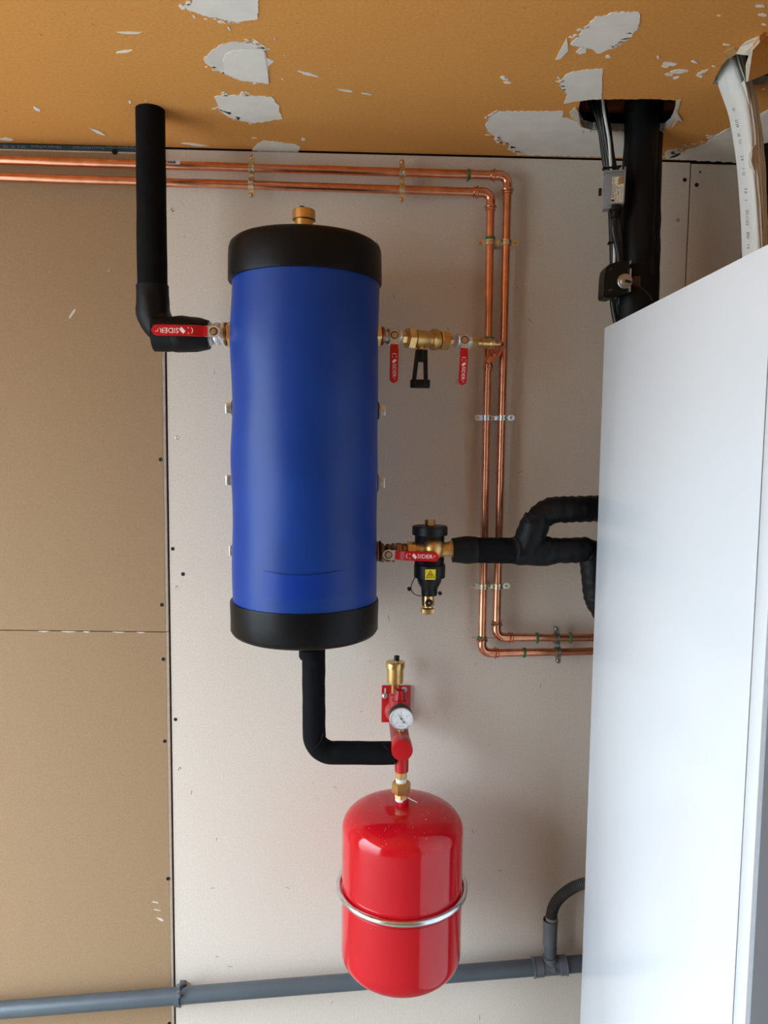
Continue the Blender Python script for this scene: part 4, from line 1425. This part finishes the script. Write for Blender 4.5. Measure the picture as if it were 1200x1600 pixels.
# ================================================================== right-hand wrapped pipes and cables
YR = -0.150
wp = thing('wrapped_pipe_bundle', 'thick bundle of pipes wrapped in black tape entering the left ceiling opening', 'pipe', P(1000, 560, YR))
pth = resample([V((P(1001, 175, YR).x, YR, H + .10)), P(1000, 240, YR), P(998, 300, YR), P(993, 420, YR), P(985, 560, YR)], .008)
S().tube(pth, [.033 + .004 * i / len(pth) for i in range(len(pth))], 32, wob=lambda i, a: .0010 * math.sin(i * .5 + 5 * nz(math.cos(a) * 2, math.sin(a) * 2, i * .05)) + .0022 * nz(i * .12, math.cos(a) * 1.5, math.sin(a) * 1.5)).build('wrapped_pipe', 'tape', wp, 60)
pth = resample([V((P(1017, 175, YR + .02).x, YR + .02, H + .10)), P(1014, 240, YR + .02), P(1011, 420, YR + .02), P(1006, 560, YR + .02)], .008)
S().tube(pth, .0262, 32, wob=lambda i, a: .0008 * math.sin(i * .45 + 5 * nz(math.cos(a) * 2, math.sin(a) * 2, i * .05))).build('wrapped_pipe', 'tape', wp, 60)
S().box(P(994, 440, YR - .036), (.018, .006, .022), bev=.002).build('copper_window', 'darkcopper', wp)


def cable(label, pts, r, mat, k=8):
    s = S()
    s.tube(spline(pts, k), r, 10)
    return tag(s.build('cable', mat, None, 60), label, 'cable', 'cables beside the wrapped pipes')


zc_ = H + .06
cable('black cable on the left of the bunch leaving the ceiling opening', [V((P(921, 158, -.19).x, -.17, zc_)), P(930, 175, -.17), P(938, 200, -.165), P(945, 250, -.16), P(953, 300, -.155), P(957, 400, -.15), P(957, 470, -.15), P(966, 520, -.15)], .0062, 'cable')
cable('second black cable in the bunch leaving the ceiling opening', [V((P(928, 158, -.19).x, -.18, zc_)), P(936, 180, -.18), P(946, 230, -.175), P(951, 265, -.17), P(957, 330, -.16), P(962, 400, -.155), P(963, 470, -.15), P(972, 520, -.15)], .0055, 'cable')
cable('glossy black cable left of the white cable', [V((P(938, 158, -.195).x, -.19, zc_)), P(942, 185, -.188), P(949, 230, -.182), P(955, 262, -.178), P(960, 320, -.165), P(966, 390, -.16), P(968, 470, -.155), P(979, 520, -.15)], .0058, 'cable')
cable('black cable right of the white cable', [V((P(944, 158, -.19).x, -.175, zc_)), P(950, 195, -.175), P(956, 240, -.172), P(961, 270, -.170), P(966, 330, -.165), P(972, 400, -.16), P(974, 520, -.15)], .0055, 'cable')
cable('thin white cable between the black cables', [V((P(941, 158, -.2).x, -.195, zc_)), P(944, 175, -.195), P(951, 215, -.19), P(954, 250, -.188), P(956, 300, -.182), P(959, 350, -.178), P(960, 390, -.178), P(959, 440, -.165)], .0030, 'cablew')

# grey sensor box with paper label
YB = -0.205
sb = thing('sensor_box', 'small grey sensor box with a cream rating label strapped to the cables', 'electrical box', P(960, 325, YB))
k0, k1 = P(947, 266, YB), P(977.5, 321, YB)
# turned a few degrees towards the left
ba = math.radians(-14)
bx_, by_ = V((math.cos(ba), math.sin(ba), 0)), V((-math.sin(ba), math.cos(ba), 0))
tz = V((0.02, 0, 1)).normalized()
bcn = (k0 + k1) / 2 + Yv * .014
hw, hh = (k1.x - k0.x), (k0.z - k1.z)
S().box(bcn + bx_ * .001, (hw * .96, .026, hh * .92), (bx_, by_, tz), bev=.0015).build('box', 'boxgrey', sb)
S().box(bcn - bx_ * hw * .26 - tz * hh * .50, (hw * .38, .024, hh * .14), (bx_, by_, tz), bev=.001).build('strain_relief', 'boxgrey', sb)
S().box(bcn + bx_ * hw * .46 + tz * hh * .08 - by_ * .012, (.003, .006, hh * 1.02), (bx_, by_, tz), bev=.0005).build('rim', 'boxgrey', sb)
S().box(bcn + tz * hh * .49 - by_ * .004, (hw * .98, .022, .004), (bx_, by_, tz), bev=.0005).build('rim', 'boxgrey', sb)
S().box(bcn - bx_ * hw * .62 + Z * -.002, (.006, .008, .014), (bx_, by_, tz), bev=.0008).build('side_latch', 'black', sb)
lc = bcn + bx_ * hw * .17 - tz * hh * .05 - by_ * .0134
lb = S().box(lc, (hw * .56, .0006, hh * .74), (bx_, by_, tz)).build('rating_label', 'label', sb)
lf = lc - by_ * .0006
text(lb, 'lettering', 'AFRISO', lf - bx_ * hw * .20 - tz * hh * .03, tz, -bx_, .0088, 'ink', .0001)
S().box(lf - bx_ * hw * .20 - tz * hh * .315, (.006, .0003, .005), (bx_, by_, tz)).build('maker_mark', 'ink', lb)
text(lb, 'lettering', '0036', lf - bx_ * hw * .20 + tz * hh * .28, tz, -bx_, .0050, 'ink', .0001)
text(lb, 'lettering', 'Transmitter TM 230', lf - bx_ * hw * .08 - tz * hh * .14, tz, -bx_, .0042, 'ink', .0001)
text(lb, 'lettering', 'ID: E 10882', lf + bx_ * hw * .04 - tz * hh * .19, tz, -bx_, .0048, 'ink', .0001)
text(lb, 'lettering', 'C E', lf + bx_ * hw * .05 + tz * hh * .10, tz, -bx_, .0092, 'ink', .0001)
text(lb, 'lettering', 'IP 42 Protection', lf + bx_ * hw * .18 - tz * hh * .12, tz, -bx_, .0042, 'ink', .0001)
S().cyl(lf + bx_ * hw * .16 + tz * hh * .26, lf + bx_ * hw * .16 + tz * hh * .26 - by_ * .0006, .0075).build('seal', 'holo', lb)
gq = bcn + bx_ * hw * .12 - tz * hh * .46
S().lathe(gq, -tz, [(0, .0125), (.012, .0125), (.0125, .0095), (.024, .0092), (.026, .0065)], 20).build('cable_gland', 'black', sb)
cable('black lead dropping from the grey sensor box', [gq - tz * .02, gq - tz * .05, P(967, 400, -.18), P(968, 430, -.17)], .0062, 'cable')
# ties
for px, py, w in ((957, 261.5, 26), (960, 378.5, 15)):
    a, b = P(px - w / 2, py + 1.5, -.19), P(px + w / 2, py - 2, -.19)
    s = S()
    d = (b - a)
    L = d.length
    d.normalize()
    s.tube([a + Yv * .008, a, b, b + Yv * .02], .0022, 8)
    s.box(a, (.006, .006, .006), bev=.001)
    tag(s.build('cable_tie', 'black'), 'black cable tie above the grey sensor box' if py < 300 else 'black cable tie between the two sensor boxes', 'cable tie', 'cable ties round the cables')
# black sensor head
YS = -0.200
hb = thing('pipe_sensor', 'black angular sensor head with silver disc clamped on the wrapped pipes', 'sensor', P(962, 466, YS))
hpz = [(945, 428), (947, 419), (952, 413), (963, 409), (980, 408), (984, 410), (985, 440), (983, 458), (966, 461), (956, 466), (945, 465), (943, 461)]
S().prism([P(a, b, YS) for a, b in hpz], V((0, .036, 0))).build('housing', 'black', hb, 25)
fp = [(949, 424), (954, 416), (965, 412), (965, 432), (963, 440), (965, 454), (957, 461), (947, 461)]
S().prism([P(a, b, YS - .004) for a, b in fp], V((0, .006, 0))).build('cover', 'boxgrey' if False else 'black', hb, 25)
dcn = P(976, 439.5, YS - .002)
dk = S().lathe(dcn + Yv * .01, FRONT, [(0, .0155), (.012, .0155), (.014, .0140), (.0142, .0110), (.018, .0105), (.019, .009), (.019, 0)], 36).build('sensor_disc', 'alu', hb)
S().box(P(984, 428, YS - .004), (.003, .012, .020), bev=.0005).box(P(983, 452, YS - .004), (.003, .012, .012), bev=.0005).box(P(984.5, 410, YS - .002), (.003, .006, .007), bev=.0005).build('clip_plate', 'alu', hb)
S().tube([P(953, 421, YS - .0045), P(956, 420, YS - .0045)], .0006, 5).tube([P(951, 454, YS - .0045), P(956, 452, YS - .0045)], .0006, 5).tube([P(959, 467, YS), P(963, 465, YS)], .0010, 5).build('moulded_mark', 'boxgrey', hb)
tag(S().tube(spline([P(978, 438.5, YS - .022), P(985, 440, YS - .022), P(993, 443.5, YS - .020), P(1005, 452, YS - .015), P(1015, 462, YS - .01), P(1025, 476, YS)], 6), .0014, 8).build('sensor_wire', 'cable', None, 60),
    'thin dark wire from the silver disc down to the cabinet', 'wire')
S().tube([P(977, 438.5, YS - .021), P(985, 440.3, YS - .022)], .0026, 8).build('wire_boot', 'black', hb)

# second black pipe at the right-hand edge
YK = -0.09
bk = thing('insulated_pipe', 'black foam pipe at the right edge, half hidden by the white sleeve', 'pipe', P(1172, 480, YK))
S().tube(resample([V((P(1206, 200, YK).x, YK, H + .03)), P(1203, 230, YK), P(1193, 300, YK), P(1181, 390, YK), P(1170, 480, YK)], .02), .0285, 28).build('foam_sleeve', 'foam', bk, 60)

# white torn sleeve coming out of the right-hand opening
YW = -0.378
ws = thing('torn_sleeve', 'white ribbed sleeve with torn beige side hanging from the right-hand ceiling opening', 'sleeve', P(1185, 400, YW))
Lpx = [(1124, 84), (1127.5, 100), (1136, 127), (1149, 164), (1157, 205), (1163, 250), (1167, 300), (1170, 350), (1171, 400), (1171, 440)]
Mpx = [(1144, 76), (1148.5, 92), (1159, 125), (1168, 158), (1175, 205), (1176, 250), (1181, 300), (1185, 350), (1187.5, 400), (1188, 440)]
Rpx = [(1163, 70), (1165, 90), (1172, 118), (1182, 150), (1191, 205), (1196, 250), (1198, 300), (1199, 350), (1199, 400), (1199, 440)]
n = len(Lpx)
ylist = [YW - .012 + (.0 if i > 1 else .02) for i in range(n)]


def srow(pxs, y_off, i):
    return P(pxs[i][0], pxs[i][1], YW + y_off)


s = S()
rows = []
LL = spline([srow(Lpx, -.004, i) for i in range(n)], 6)
MM = spline([srow(Mpx, -.020, i) for i in range(n)], 6)
RR = spline([srow(Rpx, .002, i) for i in range(n)], 6)
for i, (a, m_, b) in enumerate(zip(LL, MM, RR)):
    # rounded white front face with lengthwise ribs
    row = []
    for k in range(15):
        t = k / 14
        p = a.lerp(m_, t) + V((0, -.006 * math.sin(math.pi * t) - .0006 * (k % 2), 0)) + V((0, 0, 0))
        row.append(p + V((.0006 * nz(i * .6, 1, 1), 0, 0)) * (1 if k == 14 else 0))
    row += [m_ + V((0, .03, 0)), a + V((.004, .034, 0))]
    rows.append(row)
s.grid(rows, True, True, True)
wsl = s.build('white_face', 'sleeve', ws, 40)
s = S()
rows = []
for i, (m_, b) in enumerate(zip(MM, RR)):
    row = []
    for k in range(9):
        t = k / 8
        p = m_.lerp(b, t) + V((0, -.004 * math.sin(math.pi * t) + .0022 * nz(i * .25, k * 1.7, 3), 0))
        row.append(p)
    row += [b + V((0, .03, 0)), m_ + V((0, .03, 0))]
    rows.append(row)
s.grid(rows, True, True, True)
s.build('torn_side', 'sleeve2', ws, 60)
for k_, (f_, mt_) in enumerate(((.18, 'sleeve'), (.40, 'sleeve3'), (.62, 'sleeve'), (.86, 'sleeve'))):
    pts_ = [m_.lerp(b, f_ + .05 * nz(i * .3, k_, 2)) + V((0, -.0045 * math.sin(math.pi * f_) - .0008, 0)) for i, (m_, b) in enumerate(zip(MM, RR))]
    S().tube(pts_, .0011, 6).build('torn_strand', mt_, ws)
tb = rag([(1176, 232), (1184, 222), (1190, 226), (1189, 245), (1194, 265), (1192, 285), (1191, 305), (1187, 325), (1185, 318), (1183, 295), (1180, 270), (1174, 252)], 5, .7, 8)
S().prism([P(a, b, YW - .0215 + .0014 * (a - 1180)) for a, b in tb], V((.001, .012, 0))).build('smooth_layer', 'sleeve3', ws)
tb = rag([(1163, 125), (1167, 127), (1170, 140), (1174, 158), (1186, 190), (1187, 205), (1183, 222), (1180, 224), (1177, 195), (1172, 165)], 6, .7, 9)
S().prism([P(a, b, YW - .0200 + .0014 * (a - 1172)) for a, b in tb], V((.001, .012, 0))).build('smooth_layer', 'sleeve2', ws)
for i, (tx, px, py, ang) in enumerate((('LI', 1151, 171, 74), ('2129', 1155.5, 193, 77), ('6E', 1158.5, 211, 80), ('1U', 1160.5, 221, 81), ('2 0', 1163.5, 247, 83), ('1. 12', 1166, 268, 84), ('T P', 1168.5, 298, 86), ('I', 1169.5, 313, 86),
                                       ('2011/12/2', 1171.5, 340, 87), ('EPD', 1172.5, 368, 88), ('1 0', 1173.0, 385, 88))):
    a = math.radians(ang)
    xd = V((math.cos(a), 0, -math.sin(a)))
    yd = FRONT.cross(xd)
    text(wsl, 'print', tx, P(px - 4.2, py, YW - .0100), xd, yd, .0068, 'ink', .0001)

bpy.context.view_layer.update()
